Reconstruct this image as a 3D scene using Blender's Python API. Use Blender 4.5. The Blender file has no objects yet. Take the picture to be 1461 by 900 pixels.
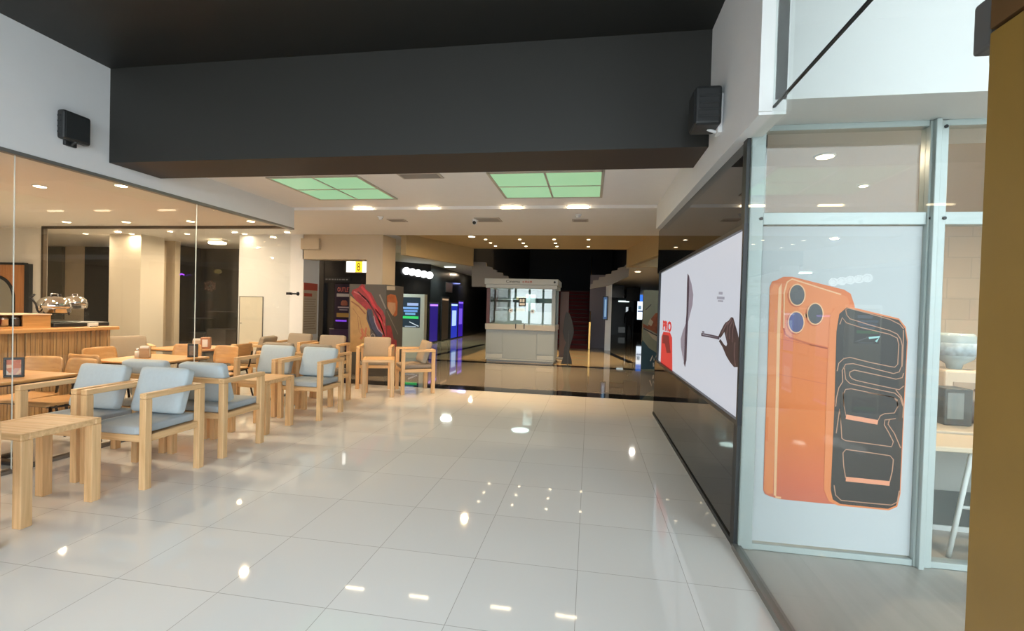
import bpy, bmesh, math, random
from mathutils import Vector, Matrix
random.seed(7)
sc = bpy.context.scene
col = sc.collection
PI = math.pi
V = Vector
# ------------------------------------------------------------------ camera, sky, exposure
W_, H_ = 1461, 900
F, YAW, PITCH, ROLL, CAMZ = 673.218, 0.163888, -0.0156658, 0.0278027, 1.4879
_fw = V((-math.sin(YAW)*math.cos(PITCH), math.cos(YAW)*math.cos(PITCH), math.sin(PITCH)))
_r0 = V((math.cos(YAW), math.sin(YAW), 0)); _u0 = _r0.cross(_fw)
_r = math.cos(ROLL)*_r0 + math.sin(ROLL)*_u0
_u = -math.sin(ROLL)*_r0 + math.cos(ROLL)*_u0
cam = bpy.data.cameras.new('camera'); cam.sensor_fit = 'HORIZONTAL'; cam.sensor_width = 36.0
cam.lens = F/W_*36.0; cam.clip_start = 0.05; cam.clip_end = 200
cam_o = bpy.data.objects.new('camera', cam); col.objects.link(cam_o)
m = Matrix((( _r.x, _u.x, -_fw.x, 0), (_r.y, _u.y, -_fw.y, 0), (_r.z, _u.z, -_fw.z, CAMZ), (0, 0, 0, 1)))
cam_o.matrix_world = m
sc.camera = cam_o

SKY = 7.6
DOWN = 1.0
wd = bpy.data.worlds.new('world'); sc.world = wd; wd.use_nodes = True
bg = wd.node_tree.nodes['Background']; bg.inputs[0].default_value = (0.86, 0.95, 1.0, 1); bg.inputs[1].default_value = SKY
sc.view_settings.view_transform = 'Standard'; sc.view_settings.look = 'None'
sc.view_settings.exposure = 0.0; sc.view_settings.gamma = 1.0; sc.view_settings.use_curve_mapping = False
sc.cycles.use_denoising = True
sc.cycles.max_bounces = 10; sc.cycles.diffuse_bounces = 5; sc.cycles.glossy_bounces = 5
sc.cycles.transparent_max_bounces = 16
sc.cycles.caustics_reflective = False; sc.cycles.caustics_refractive = False
sc.cycles.sample_clamp_indirect = 6.0

def lamp(name, loc, power, color=(1, 0.72, 0.42), size=0.12, kind='AREA', rot=(0, 0, 0), spread=PI):
    l = bpy.data.lights.new(name, kind); l.energy = power*DOWN; l.color = color
    if kind == 'AREA': l.shape = 'DISK'; l.size = size; l.spread = spread
    else: l.shadow_soft_size = size
    o = bpy.data.objects.new(name, l); o.location = loc; o.rotation_euler = rot; col.objects.link(o)
    return o
# daylight portal in the open street entrance behind the camera (guides the sky's own light, emits nothing itself)
_p = bpy.data.lights.new('entrance_daylight_portal', 'AREA'); _p.shape = 'RECTANGLE'; _p.size = 7.2; _p.size_y = 3.7
_p.cycles.is_portal = True
_po = bpy.data.objects.new('entrance_daylight_portal', _p); _po.location = (-1.2, -3.0, 1.86); _po.rotation_euler = (PI/2, 0, 0)
col.objects.link(_po)

# ------------------------------------------------------------------ pixel -> place
def ray(x, y): return _fw + _r*((x-730.5)/F) - _u*((y-450)/F)
def FL(x, y, z=0.0):
    d = ray(x, y); t = (z-CAMZ)/d.z; return V((d.x*t, d.y*t, z))
def AX(x, y, X):
    d = ray(x, y); t = X/d.x; return V((X, d.y*t, CAMZ+d.z*t))
def AY(x, y, Y):
    d = ray(x, y); t = Y/d.y; return V((d.x*t, Y, CAMZ+d.z*t))

# ------------------------------------------------------------------ materials
def srgb(r, g, b):
    f = lambda c: ((c/255)/12.92 if c/255 <= 0.04045 else ((c/255+0.055)/1.055)**2.4)
    return (f(r), f(g), f(b))
def M(name, c, rough=0.5, metal=0.0, spec=0.5, es=0.0, ec=None, var=0.0, vs=8.0, bump=0.0, bs=60.0):
    mt = bpy.data.materials.new(name); mt.use_nodes = True
    nt = mt.node_tree; b = nt.nodes['Principled BSDF']
    b.inputs['Base Color'].default_value = (*c, 1); b.inputs['Roughness'].default_value = rough
    b.inputs['Metallic'].default_value = metal; b.inputs['Specular IOR Level'].default_value = spec
    if es: b.inputs['Emission Color'].default_value = (*(ec or c), 1); b.inputs['Emission Strength'].default_value = es
    if var or bump:
        tc = nt.nodes.new('ShaderNodeTexCoord')
    if var:
        n = nt.nodes.new('ShaderNodeTexNoise'); n.inputs['Scale'].default_value = vs; n.inputs['Detail'].default_value = 4
        nt.links.new(tc.outputs['Object'], n.inputs['Vector'])
        mx = nt.nodes.new('ShaderNodeMix'); mx.data_type = 'RGBA'
        mx.inputs[6].default_value = (*[x*(1-var) for x in c], 1); mx.inputs[7].default_value = (*[min(1, x*(1+var)) for x in c], 1)
        nt.links.new(n.outputs[0], mx.inputs[0]); nt.links.new(mx.outputs[2], b.inputs['Base Color'])
    if bump:
        n2 = nt.nodes.new('ShaderNodeTexNoise'); n2.inputs['Scale'].default_value = bs
        nt.links.new(tc.outputs['Object'], n2.inputs['Vector'])
        bp = nt.nodes.new('ShaderNodeBump'); bp.inputs['Strength'].default_value = bump; bp.inputs['Distance'].default_value = 0.004
        nt.links.new(n2.outputs[0], bp.inputs['Height']); nt.links.new(bp.outputs[0], b.inputs['Normal'])
    return mt
def WOOD(name, c1, c2, axis, rough=0.45, sc_=1.0):
    mt = bpy.data.materials.new(name); mt.use_nodes = True
    nt = mt.node_tree; b = nt.nodes['Principled BSDF']; b.inputs['Roughness'].default_value = rough
    tc = nt.nodes.new('ShaderNodeTexCoord'); mp = nt.nodes.new('ShaderNodeMapping')
    s = [38*sc_, 38*sc_, 38*sc_]; s['xyz'.index(axis)] = 2.2*sc_
    mp.inputs['Scale'].default_value = s
    n = nt.nodes.new('ShaderNodeTexNoise'); n.inputs['Scale'].default_value = 1.0; n.inputs['Detail'].default_value = 5
    n.inputs['Distortion'].default_value = 0.6
    cr = nt.nodes.new('ShaderNodeValToRGB'); cr.color_ramp.elements[0].position = 0.3; cr.color_ramp.elements[1].position = 0.68
    cr.color_ramp.elements[0].color = (*c2, 1); cr.color_ramp.elements[1].color = (*c1, 1)
    nt.links.new(tc.outputs['Object'], mp.inputs[0]); nt.links.new(mp.outputs[0], n.inputs['Vector'])
    nt.links.new(n.outputs[0], cr.inputs[0]); nt.links.new(cr.outputs[0], b.inputs['Base Color'])
    return mt
def GLASS(name, tint=(0.93, 0.97, 0.95), f0=0.035):
    mt = bpy.data.materials.new(name); mt.use_nodes = True
    nt = mt.node_tree; nt.nodes.clear()
    out = nt.nodes.new('ShaderNodeOutputMaterial'); mx = nt.nodes.new('ShaderNodeMixShader')
    tr = nt.nodes.new('ShaderNodeBsdfTransparent'); tr.inputs[0].default_value = (*tint, 1)
    gl = nt.nodes.new('ShaderNodeBsdfGlossy'); gl.inputs['Roughness'].default_value = 0.0
    lw = nt.nodes.new('ShaderNodeLayerWeight'); pw = nt.nodes.new('ShaderNodeMath'); pw.operation = 'POWER'; pw.inputs[1].default_value = 5
    ma = nt.nodes.new('ShaderNodeMath'); ma.operation = 'MULTIPLY_ADD'; ma.inputs[1].default_value = 0.6-f0; ma.inputs[2].default_value = f0
    nt.links.new(lw.outputs['Facing'], pw.inputs[0]); nt.links.new(pw.outputs[0], ma.inputs[0]); nt.links.new(ma.outputs[0], mx.inputs[0])
    nt.links.new(tr.outputs[0], mx.inputs[1]); nt.links.new(gl.outputs[0], mx.inputs[2]); nt.links.new(mx.outputs[0], out.inputs[0])
    return mt
def EMIT(name, c, s):
    return M(name, tuple(0.12*x for x in c), rough=0.4, es=s, ec=c)

m_white = M('white_plaster', (0.78, 0.79, 0.80), 0.6, var=0.02)
m_ceil = M('white_ceiling', (0.88, 0.86, 0.84), 0.7, var=0.02)
m_black = M('black_paint', (0.0125, 0.0125, 0.011), 0.55, var=0.1, vs=3)
m_beam = M('dark_grey_paint', (0.0175, 0.0172, 0.0148), 0.6, var=0.08, vs=3)
m_soffit = M('brown_black_paint', (0.024, 0.014, 0.010), 0.6)
m_void = M('matte_black', (0.006, 0.006, 0.007), 0.7)
m_beige = M('beige_plaster', (0.55, 0.46, 0.34), 0.65, var=0.03)
m_cream = M('cream_plaster', (0.66, 0.60, 0.50), 0.65, var=0.03)
m_gold = M('ochre_plaster', (0.52, 0.40, 0.22), 0.6, var=0.05)
m_greywall = M('grey_plaster', (0.30, 0.28, 0.26), 0.65)
m_gloss = M('gloss_black_panel', (0.012, 0.012, 0.013), 0.03, spec=0.6)
m_alu = M('pale_aluminium', (0.45, 0.51, 0.51), 0.35, 0.15)
m_metal = M('steel', (0.55, 0.55, 0.56), 0.25, 1.0)
m_chrome = M('chrome', (0.75, 0.73, 0.70), 0.12, 1.0)
m_track = M('grey_track', (0.22, 0.22, 0.21), 0.4, 0.5)
m_blk = M('black_plastic', (0.015, 0.017, 0.018), 0.45)
m_blkmetal = M('black_metal', (0.015, 0.015, 0.018), 0.35, 0.3)
m_glass = GLASS('clear_glass', (0.985, 0.99, 0.985), 0.032)
m_glass_g = GLASS('greenish_glass', (0.955, 0.985, 0.975), 0.022)
m_seam = M('glass_edge', (0.75, 0.80, 0.76), 0.3)
W1, W2 = (0.76, 0.50, 0.26), (0.59, 0.36, 0.165)
m_wz = WOOD('pale_wood_upright', W1, W2, 'z'); m_wy = WOOD('pale_wood_lengthwise', W1, W2, 'y'); m_wx = WOOD('pale_wood_across', W1, W2, 'x')
m_tab = WOOD('honey_wood', (0.60, 0.33, 0.12), (0.47, 0.24, 0.08), 'y', 0.35)
m_ply = WOOD('plywood', (0.66, 0.38, 0.16), (0.54, 0.29, 0.11), 'x', 0.4)
m_slat = WOOD('slat_wood', (0.56, 0.34, 0.15), (0.30, 0.165, 0.065), 'z', 0.45, 0.7)
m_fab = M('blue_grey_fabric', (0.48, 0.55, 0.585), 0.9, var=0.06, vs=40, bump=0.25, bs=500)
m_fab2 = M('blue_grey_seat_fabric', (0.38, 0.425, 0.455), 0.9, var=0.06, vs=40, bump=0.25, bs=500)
m_tau = M('warm_tint_fabric', (0.33, 0.28, 0.22), 0.9, var=0.06, vs=40, bump=0.25, bs=500)  # warm lamp light on the far cushions put into the cloth colour
m_tau2 = M('warm_tint_seat_fabric', (0.28, 0.235, 0.19), 0.9, var=0.06, vs=40, bump=0.25, bs=500)
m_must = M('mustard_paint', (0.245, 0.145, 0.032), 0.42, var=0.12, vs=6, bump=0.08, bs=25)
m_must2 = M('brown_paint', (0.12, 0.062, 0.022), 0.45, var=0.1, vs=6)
m_lampw = EMIT('lamp_warm', (1.0, 0.80, 0.52), 14)
m_lampd = EMIT('lamp_warm_dim', (1.0, 0.74, 0.40), 5)
m_ring = M('lamp_ring', (0.75, 0.72, 0.66), 0.4)
m_screenw = EMIT('backlit_white', (0.60, 0.63, 0.70), 0.86)

# ------------------------------------------------------------------ mesh helpers
class B:
    def __init__(s): s.bm = bmesh.new()
    def box(s, x0, x1, y0, y1, z0, z1, bev=0.0, seg=1, mx=None, mi=0):
        r = bmesh.ops.create_cube(s.bm, size=1.0); vs = r['verts']
        for v in vs:
            v.co = V((x0+(v.co.x+.5)*(x1-x0), y0+(v.co.y+.5)*(y1-y0), z0+(v.co.z+.5)*(z1-z0)))
        fs = set(f for v in vs for f in v.link_faces)
        if bev:
            es = list(set(e for v in vs for e in v.link_edges))
            q = bmesh.ops.bevel(s.bm, geom=es, offset=bev, segments=seg, affect='EDGES', profile=0.5)
            vs = list(set(q['verts']) | set(v for f in q['faces'] for v in f.verts))
            allv = set(vs)
            st = list(vs)
            while st:
                v = st.pop()
                for e in v.link_edges:
                    o = e.other_vert(v)
                    if o not in allv: allv.add(o); st.append(o)
            vs = list(allv); fs = set(f for v in vs for f in v.link_faces)
        for f in fs: f.material_index = mi
        if mx is not None:
            for v in vs: v.co = mx @ v.co
        return s
    def tube(s, p0, p1, r0, r1=None, seg=12, cap=True, mi=0):
        r1 = r0 if r1 is None else r1
        p0, p1 = V(p0), V(p1); d = (p1-p0).normalized()
        a = d.orthogonal().normalized(); b = d.cross(a)
        A = [s.bm.verts.new(p0+(a*math.cos(2*PI*i/seg)+b*math.sin(2*PI*i/seg))*r0) for i in range(seg)]
        C = [s.bm.verts.new(p1+(a*math.cos(2*PI*i/seg)+b*math.sin(2*PI*i/seg))*r1) for i in range(seg)]
        for i in range(seg):
            f = s.bm.faces.new((A[i], A[(i+1) % seg], C[(i+1) % seg], C[i])); f.material_index = mi; f.smooth = True
        if cap:
            s.bm.faces.new(A[::-1]).material_index = mi; s.bm.faces.new(C).material_index = mi
        return s
    def path(s, pts, r, seg=8):
        for a, b in zip(pts, pts[1:]): s.tube(a, b, r, seg=seg)
        return s
    def lathe(s, prof, c=(0, 0, 0), seg=24, sx=1, sy=1):
        c = V(c); rings = []
        for (r, z) in prof:
            rings.append([s.bm.verts.new(c+V((r*sx*math.cos(2*PI*i/seg), r*sy*math.sin(2*PI*i/seg), z))) for i in range(seg)])
        for a, b in zip(rings, rings[1:]):
            for i in range(seg):
                s.bm.faces.new((a[i], a[(i+1) % seg], b[(i+1) % seg], b[i])).smooth = True
        s.bm.faces.new(rings[0][::-1]); s.bm.faces.new(rings[-1])
        return s
    def plate(s, pts, off):
        pts = [V(p) for p in pts]; off = V(off)
        a = [s.bm.verts.new(p) for p in pts]; b = [s.bm.verts.new(p+off) for p in pts]
        s.bm.faces.new(a); s.bm.faces.new(b[::-1]); n = len(a)
        for i in range(n): s.bm.faces.new((a[i], b[i], b[(i+1) % n], a[(i+1) % n]))
        return s
    def ribbon(s, pts, w, nrm, t=0.0008):
        pts = [V(p) for p in pts]; nrm = V(nrm); n = len(pts); L = []; R = []
        for i in range(n):
            d = (pts[min(i+1, n-1)]-pts[max(i-1, 0)]).normalized(); q = d.cross(nrm).normalized()*(w/2)
            L.append(pts[i]+q); R.append(pts[i]-q)
        for i in range(n-1): s.plate([L[i], L[i+1], R[i+1], R[i]], nrm*t)
        return s
    def cushion(s, w, d, h, mx=None, n=10, puff=0.10):
        # soft box w x d x h centred at origin
        r = bmesh.ops.create_cube(s.bm, size=2.0); vs0 = r['verts']
        es = list(set(e for v in vs0 for e in v.link_edges))
        before = set(s.bm.verts) - set(vs0)
        bmesh.ops.subdivide_edges(s.bm, edges=es, cuts=n, use_grid_fill=True)
        vs = [v for v in s.bm.verts if v not in before]
        R_ = min(w, d, h)*0.30
        for v in vs:
            x, y, z = v.co
            rx, ry, rz_ = abs(x), abs(y), abs(z)
            c = V((x*w/2, y*d/2, z*h/2))
            i = V((max(-w/2+R_, min(w/2-R_, c.x)), max(-d/2+R_, min(d/2-R_, c.y)), max(-h/2+R_, min(h/2-R_, c.z))))
            q = c-i
            if q.length > R_: c = i+q.normalized()*R_
            dims = sorted(((w, 0), (d, 1), (h, 2)))
            ax_ = dims[0][1]; oth = [k for k in range(3) if k != ax_]
            o_ = v.co
            c[ax_] *= 1+puff*((1-o_[oth[0]]**2)*(1-o_[oth[1]]**2)) - 0.10*max(abs(o_[oth[0]]), abs(o_[oth[1]]))**6
            v.co = mx @ c if mx is not None else c
        for f in set(f for v in vs for f in v.link_faces): f.smooth = True
        return s
    def build(s, name, mats, parent=None, smooth=False):
        bmesh.ops.recalc_face_normals(s.bm, faces=s.bm.faces[:])
        me = bpy.data.meshes.new(name); s.bm.to_mesh(me); s.bm.free()
        for mt in (mats if isinstance(mats, (list, tuple)) else [mats]): me.materials.append(mt)
        if smooth:
            for p in me.polygons: p.use_smooth = True
        o = bpy.data.objects.new(name, me); col.objects.link(o)
        if parent: o.parent = parent
        return o
def tag(o, label, cat, group=None, kind=None):
    o['label'] = label; o['category'] = cat
    if group: o['group'] = group
    if kind: o['kind'] = kind
    return o
def thing(name, loc, label, cat, rz=0.0, group=None):
    o = bpy.data.objects.new(name, None); o.empty_display_size = 0.1; o.location = loc; o.rotation_euler = (0, 0, rz)
    col.objects.link(o); return tag(o, label, cat, group)
def struct(name, b, mt, label=None, cat=None):
    o = b.build(name, mt); o['kind'] = 'structure'
    o['label'] = label or name.replace('_', ' '); o['category'] = cat or name.split('_')[0]
    return o
def dup(o, loc=None, rz=None, label=None, group=None, parent=None):
    c = o.copy(); col.objects.link(c)
    if parent: c.parent = parent
    if loc is not None: c.location = loc
    if rz is not None: c.rotation_euler = (0, 0, rz)
    if label: c['label'] = label
    if group: c['group'] = group
    for ch in o.children: dup(ch, parent=c)
    return c
_FONT = {}
def text(name, s, origin, ux, uz, width, height, mt, parent, t=0.001, bold=0.0):
    """letters as a thin mesh: origin = lower-left corner, ux along the line, uz up"""
    cu = bpy.data.curves.new(name, 'FONT'); cu.body = s; cu.size = 1.0; cu.resolution_u = 3; cu.offset = bold
    to = bpy.data.objects.new(name, cu); col.objects.link(to)
    dg = bpy.context.evaluated_depsgraph_get(); me = bpy.data.meshes.new_from_object(to.evaluated_get(dg))
    bpy.data.objects.remove(to); bpy.data.curves.remove(cu)
    xs = [v.co.x for v in me.vertices]; ys = [v.co.y for v in me.vertices]
    x0, x1, y0, y1 = min(xs), max(xs), min(ys), max(ys)
    ux, uz = V(ux).normalized(), V(uz).normalized()
    for v in me.vertices:
        v.co = V(origin)+ux*((v.co.x-x0)/(x1-x0)*width)+uz*((v.co.y-y0)/(y1-y0)*height)
    me.materials.clear(); me.materials.append(mt)
    o = bpy.data.objects.new(name, me); col.objects.link(o)
    if parent: o.parent = parent
    md = o.modifiers.new('depth', 'SOLIDIFY'); md.thickness = t; md.offset = 0
    return o

XL, XR, XB = -4.69, 0.95, 0.88       # left glass, right black wall, right bulkhead face
TX, TY, TS = -1.22756, 2.10689, 0.6  # floor tile grid

# ------------------------------------------------------------------ floor
def floor_mat():
    mt = bpy.data.materials.new('mall_floor_tiles'); mt.use_nodes = True
    nt = mt.node_tree; b = nt.nodes['Principled BSDF']; N = nt.nodes.new; Lk = nt.links.new
    tc = N('ShaderNodeTexCoord'); sp = N('ShaderNodeSeparateXYZ'); Lk(tc.outputs['Object'], sp.inputs[0])
    def mth(op, a, bb=None, c=None):
        n = N('ShaderNodeMath'); n.operation = op
        for i, x in enumerate((a, bb, c)):
            if x is None: continue
            if isinstance(x, (int, float)): n.inputs[i].default_value = x
            else: Lk(x, n.inputs[i])
        return n.outputs[0]
    def grid(o, off):
        u = mth('DIVIDE', mth('SUBTRACT', o, off), TS)
        fr = mth('FRACT', mth('ADD', u, 100.0)); d = mth('MINIMUM', fr, mth('SUBTRACT', 1.0, fr))
        return mth('LESS_THAN', d, 0.0028), mth('FLOOR', mth('ADD', u, 100.0))
    gx, ix = grid(sp.outputs[0], TX); gy, iy = grid(sp.outputs[1], TY)
    line = mth('MAXIMUM', gx, gy)
    cv = N('ShaderNodeCombineXYZ'); Lk(ix, cv.inputs[0]); Lk(iy, cv.inputs[1])
    wn = N('ShaderNodeTexWhiteNoise'); Lk(cv.outputs[0], wn.inputs['Vector'])
    def mix(f, a, c):
        n = N('ShaderNodeMix'); n.data_type = 'RGBA'
        Lk(f, n.inputs[0])
        for k, x in ((6, a), (7, c)):
            if isinstance(x, tuple): n.inputs[k].default_value = (*x, 1)
            else: Lk(x, n.inputs[k])
        return n.outputs[2]
    white = mix(wn.outputs[0], (0.81, 0.83, 0.83), (0.85, 0.87, 0.87))
    white = mix(line, white, (0.46, 0.46, 0.45))
    ns = N('ShaderNodeTexNoise'); ns.inputs['Scale'].default_value = 1.5; Lk(tc.outputs['Object'], ns.inputs['Vector'])
    grey = mix(ns.outputs[0], (0.23, 0.21, 0.18), (0.27, 0.245, 0.21))
    beige = mix(ns.outputs[0], (0.44, 0.34, 0.20), (0.50, 0.39, 0.24))
    y = sp.outputs[1]
    def step(v): return mth('GREATER_THAN', y, v)
    c = mix(step(8.17), white, (0.012, 0.012, 0.013))
    c = mix(step(8.62), c, grey); c = mix(step(12.30), c, (0.012, 0.012, 0.013)); c = mix(step(12.62), c, beige)
    Lk(c, b.inputs['Base Color']); b.inputs['Roughness'].default_value = 0.035; b.inputs['Specular IOR Level'].default_value = 0.5
    return mt
struct('floor', B().box(-17, 9, -3, 41, -0.2, 0), floor_mat(), 'polished white tile floor with black and grey bands further in', 'floor')
m_pave = M('pavement', (0.42, 0.41, 0.39), 0.85, var=0.1, vs=2)
struct('floor', B().box(-25, 25, -22, -3, -0.25, -0.02), m_pave, 'grey street pavement outside the entrance', 'floor')
m_plank = WOOD('greige_plank_tile', (0.44, 0.41, 0.37), (0.36, 0.335, 0.30), 'y', 0.35, 0.25)
struct('floor', B().box(XR+0.012, 6.0, -3, 3.16, 0.0, 0.012), m_plank, 'greige plank tiles inside the glass in front of the storefront', 'floor')
m_blkstrip = M('black_granite', (0.012, 0.012, 0.013), 0.08)
for i, (a, c) in enumerate((((619, 507), (691, 491)), ((858, 499), (902, 518)))):
    p, q = FL(*a), FL(*c); d = (q-p).normalized(); n = V((-d.y, d.x, 0))*0.11
    struct('trim_%d' % (i+1), B().plate([p+n, q+n, q-n, p-n], (0, 0, 0.002)), m_blkstrip, 'black granite strip in the far floor, %s' % ('left' if i == 0 else 'right'), 'floor strip')

# ------------------------------------------------------------------ shell: bulkheads, beam, ceilings
struct('wall_left', B().box(XL-0.16, XL, -3, 6.86, 2.665, 4.2), m_white, 'white bulkhead above the left cafe glass', 'wall')
struct('trim_3', B().box(XL-0.06, XL+0.004, -3, 6.86, 2.635, 2.665), m_track, 'grey top track of the left glass front', 'track')
struct('wall_right', B().plate([(XB, 2.79, 2.585), (XB, 6.9, 2.655), (XB, 6.9, 4.2), (XB, 2.79, 4.2)], (0.14, 0, 0)), m_white, 'white bulkhead above the black right wall', 'wall')
struct('ceiling', B().box(-4.85, 1.02, -3, 4.0, 3.715, 3.9), m_black, 'black ceiling over the entrance', 'ceiling')
bm_ = B().box(XL, XB, 3.93, 4.49, 2.80, 3.72)
bm_.bm.faces.ensure_lookup_table()
for f in bm_.bm.faces:
    if f.normal.z < -0.5: f.material_index = 1
struct('wall_beam', bm_, [m_beam, m_soffit], 'deep dark grey beam across the passage', 'beam')
struct('ceiling', B().box(XL, 1.0, 4.49, 6.80, 2.98, 3.2), m_ceil, 'white ceiling with green light panels behind the beam', 'ceiling')
struct('ceiling', B().box(-17, 6, 6.86, 9.35, 2.945, 3.2).box(-17, XL, 9.35, 12.5, 2.945, 3.2), m_ceil, 'white ceiling beyond the slot of lamps', 'ceiling')
struct('trim_4', B().box(XL, 1.0, 6.80, 6.86, 2.99, 3.2), m_ceil, 'recessed lamp slot in the white ceiling', 'ceiling slot')
# raised ochre coffer before the dark hall
struct('ceiling', B().box(-4.4, 1.9, 9.35, 12.5, 3.075, 3.25), m_gold, 'raised ochre ceiling dotted with small downlights', 'ceiling')
struct('trim_5', B().plate([(-4.07, 9.96, 2.60), (-3.17, 12.5, 2.60), (-3.17, 12.5, 3.1), (-4.07, 9.96, 3.1)], (-0.12, 0, 0)), m_gold, 'ochre side of the raised ceiling, left', 'bulkhead')
struct('trim_6', B().plate([(1.35, 9.3, 2.62), (0.88, 12.5, 2.62), (0.88, 12.5, 3.1), (1.35, 9.3, 3.1)], (0.12, 0, 0)).box(0.88, 2.6, 12.38, 12.5, 2.62, 3.1), m_gold, 'ochre side of the raised ceiling, right', 'bulkhead')
# far dark hall
struct('ceiling', B().box(-9, -3.6, 12.5, 40, 3.1, 3.2), M('passage_ceiling', (0.60, 0.62, 0.58), 0.6), 'low grey ceiling of the far left passage', 'ceiling')
struct('ceiling', B().box(0.95, 9, 12.5, 40, 2.66, 2.8), M('pale_grey_ceiling', (0.5, 0.5, 0.5), 0.6), 'low grey ceiling of the far right passage', 'ceiling')
struct('wall_back', B().box(-9, 9, 40, 40.2, 0, 8).box(-4, 2, 26, 26.2, 2.4, 8).box(-4.2, 2.2, 12.5, 26, 8, 8.2).box(-3.6, -3.4, 12.6, 26, 2.8, 8).box(1.1, 1.3, 12.6, 26, 2.8, 8), m_void, 'black far end of the hall', 'wall')
struct('wall_far_left', B().box(-9.2, -9, 12.5, 40, 0, 3), m_void, 'black far left boundary', 'wall')
struct('wall_far_right', B().box(8.8, 9, 7, 40, 0, 3), m_void, 'black far right boundary', 'wall')

struct('ceiling', B().box(-17.4, 1.02, -3, 6.9, 4.2, 4.3).box(-17.4, 9.2, 3.6, 41, 8.2, 8.4).box(-17.4, 1.02, 3.5, 3.6, 4.2, 8.2), m_void, 'unseen roof slab added to keep sky light out of the mall', 'roof')  # unseen shell with the outer walls, added to stop sky leaking in
struct('wall_outer_seal', B().box(-17.6, -17.4, -3, 41, 0, 8.4).box(9.0, 9.2, 3.2, 41, 0, 8.4).box(-17.4, 9.2, 41, 41.2, 0, 8.4).box(-17.4, XL-0.2, -3.3, -3.2, 0, 4.3), m_void, 'unseen outer walls added to keep sky light out of the mall', 'wall')  # unseen, added to seal the shell against sky light
struct('ceiling', B().box(XR+0.02, 6.2, -3, 2.79, 4.6, 4.75), m_white, 'unseen canopy added to dim daylight in the glazed shopfront recess', 'canopy')  # out of view, added to cut the daylight falling into the recess
struct('wall_recess_blocker', B().box(6.0, 6.2, -3, 2.79, 0, 4.6), m_white, 'unseen white wall added to block side sky from the shopfront recess', 'wall')  # out of view, added to block sky from the side
# stepped grey fascias of the hall, left and right (hung from the upper floor edge)
def cpt(lst, ox, oy, s): return [(ox+x/s, oy+y/s) for x, y in lst]
YS = 13.35
L_ = cpt([(20, 275), (145, 280), (150, 315), (200, 325), (205, 345), (245, 350), (245, 370), (295, 375), (300, 400), (345, 405), (350, 440), (300, 500), (20, 500)], 670, 330, 6.352)
R_ = cpt([(1450, 295), (1410, 320), (1345, 330), (1340, 350), (1290, 358), (1285, 385), (1235, 390), (1230, 410), (1175, 415), (1170, 440), (1120, 445), (1115, 475), (1095, 480), (1090, 520), (1200, 500), (1265, 490), (1440, 410)], 670, 330, 6.352)
for nm, pts, lb in (('trim_7', L_, 'grey stepped fascia left of the dark hall opening'), ('trim_8', R_, 'grey stepped fascia right of the dark hall opening')):
    struct(nm, B().plate([AY(x, y, YS) for x, y in pts], (0, 0.15, 0)), m_greywall, lb, 'fascia')

eb = B()
for px in (735.5, 755.5, 775.0, 795.0, 815.0): 
    x = AY(px, 430, 28.5).x
    eb.box(x-0.06, x+0.06, -3.0, -2.88, 0, 3.715)
ez = AY(770, 429, 28.5).z
eb.box(XL, XB, -3.0, -2.88, ez-0.14, ez+0.14)
struct('trim_19', eb, m_blkmetal, 'dark frame of the street entrance', 'entrance frame')
# ------------------------------------------------------------------ left cafe shell
m_cfl = M('cafe_floor', (0.62, 0.56, 0.48), 0.15, var=0.04, vs=2)
struct('wall_cafe_far', B().box(-13, -9.52, 6.87, 6.92, 0, 2.68), m_cream, 'cream wall beside the cafe counter', 'wall')
struct('wall_cafe_side', B().box(-13.2, -13, -3, 6.9, 0, 3.2).box(-17.2, -17, 6.9, 12.5, 0, 3.2).box(-17, -13, 6.9, 7.0, 0, 3.2), m_cream, 'far cream side wall of the cafe', 'wall')
struct('wall_cafe_front', B().box(-13, XL-0.16, -3.2, -3, 0, 3.2), m_cream, 'street-side wall of the cafe', 'wall')
struct('ceiling', B().box(-13, XL-0.16, -3, 6.9, 2.70, 2.85), M('cafe_ceiling', (0.80, 0.75, 0.68), 0.6), 'warm white cafe ceiling', 'ceiling')
struct('trim_9', B().box(-9.52, XL-0.03, 6.84, 6.90, 2.655, 2.70).box(-9.55, -9.50, 6.84, 6.90, 0, 2.70), M('dark_bronze', (0.10, 0.075, 0.05), 0.4, 0.5), 'dark frame of the rear cafe glass', 'frame')
# glass panes of the long left front, with pale butt seams
ys = [-2.3, -0.47, 1.36, 3.19, 5.02, 6.85]
for i in range(5):
    struct('window_%d' % (i+1), B().box(XL-0.045, XL-0.033, ys[i]+0.004, ys[i+1]-0.004, 0.03, 2.64), m_glass, 'floor to ceiling glass pane of the cafe front', 'window')
sb = B()
for y in ys[1:-1]: sb.box(XL-0.044, XL-0.034, y-0.0015, y+0.0015, 0.03, 2.64)
struct('trim_10', sb, m_seam, 'pale butt seams of the left glass front', 'seam')
struct('trim_11', B().box(XL-0.07, XL-0.01, -3, 6.85, 0, 0.03), m_track, 'floor track of the left glass front', 'track')
for i, (a, c) in enumerate(((-9.5, -7.9), (-7.88, -6.3), (-6.28, -4.76))):
    struct('window_%d' % (6+i), B().box(a, c, 6.86, 6.872, 0.0, 2.655), m_glass, 'rear glass pane of the cafe', 'window')
o = B().box(XL-0.075, XL-0.005, 6.80, 6.86, 1.60, 1.64).tube((XL-0.0, 6.83, 1.62), (XL+0.10, 6.83, 1.62), 0.012).tube((XL+0.10, 6.83, 1.62), (XL+0.12, 6.83, 1.62), 0.03).build('glass_clamp', m_blkmetal)
tag(o, 'small black bolt fitting at the far edge of the cafe glass', 'fitting')

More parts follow.
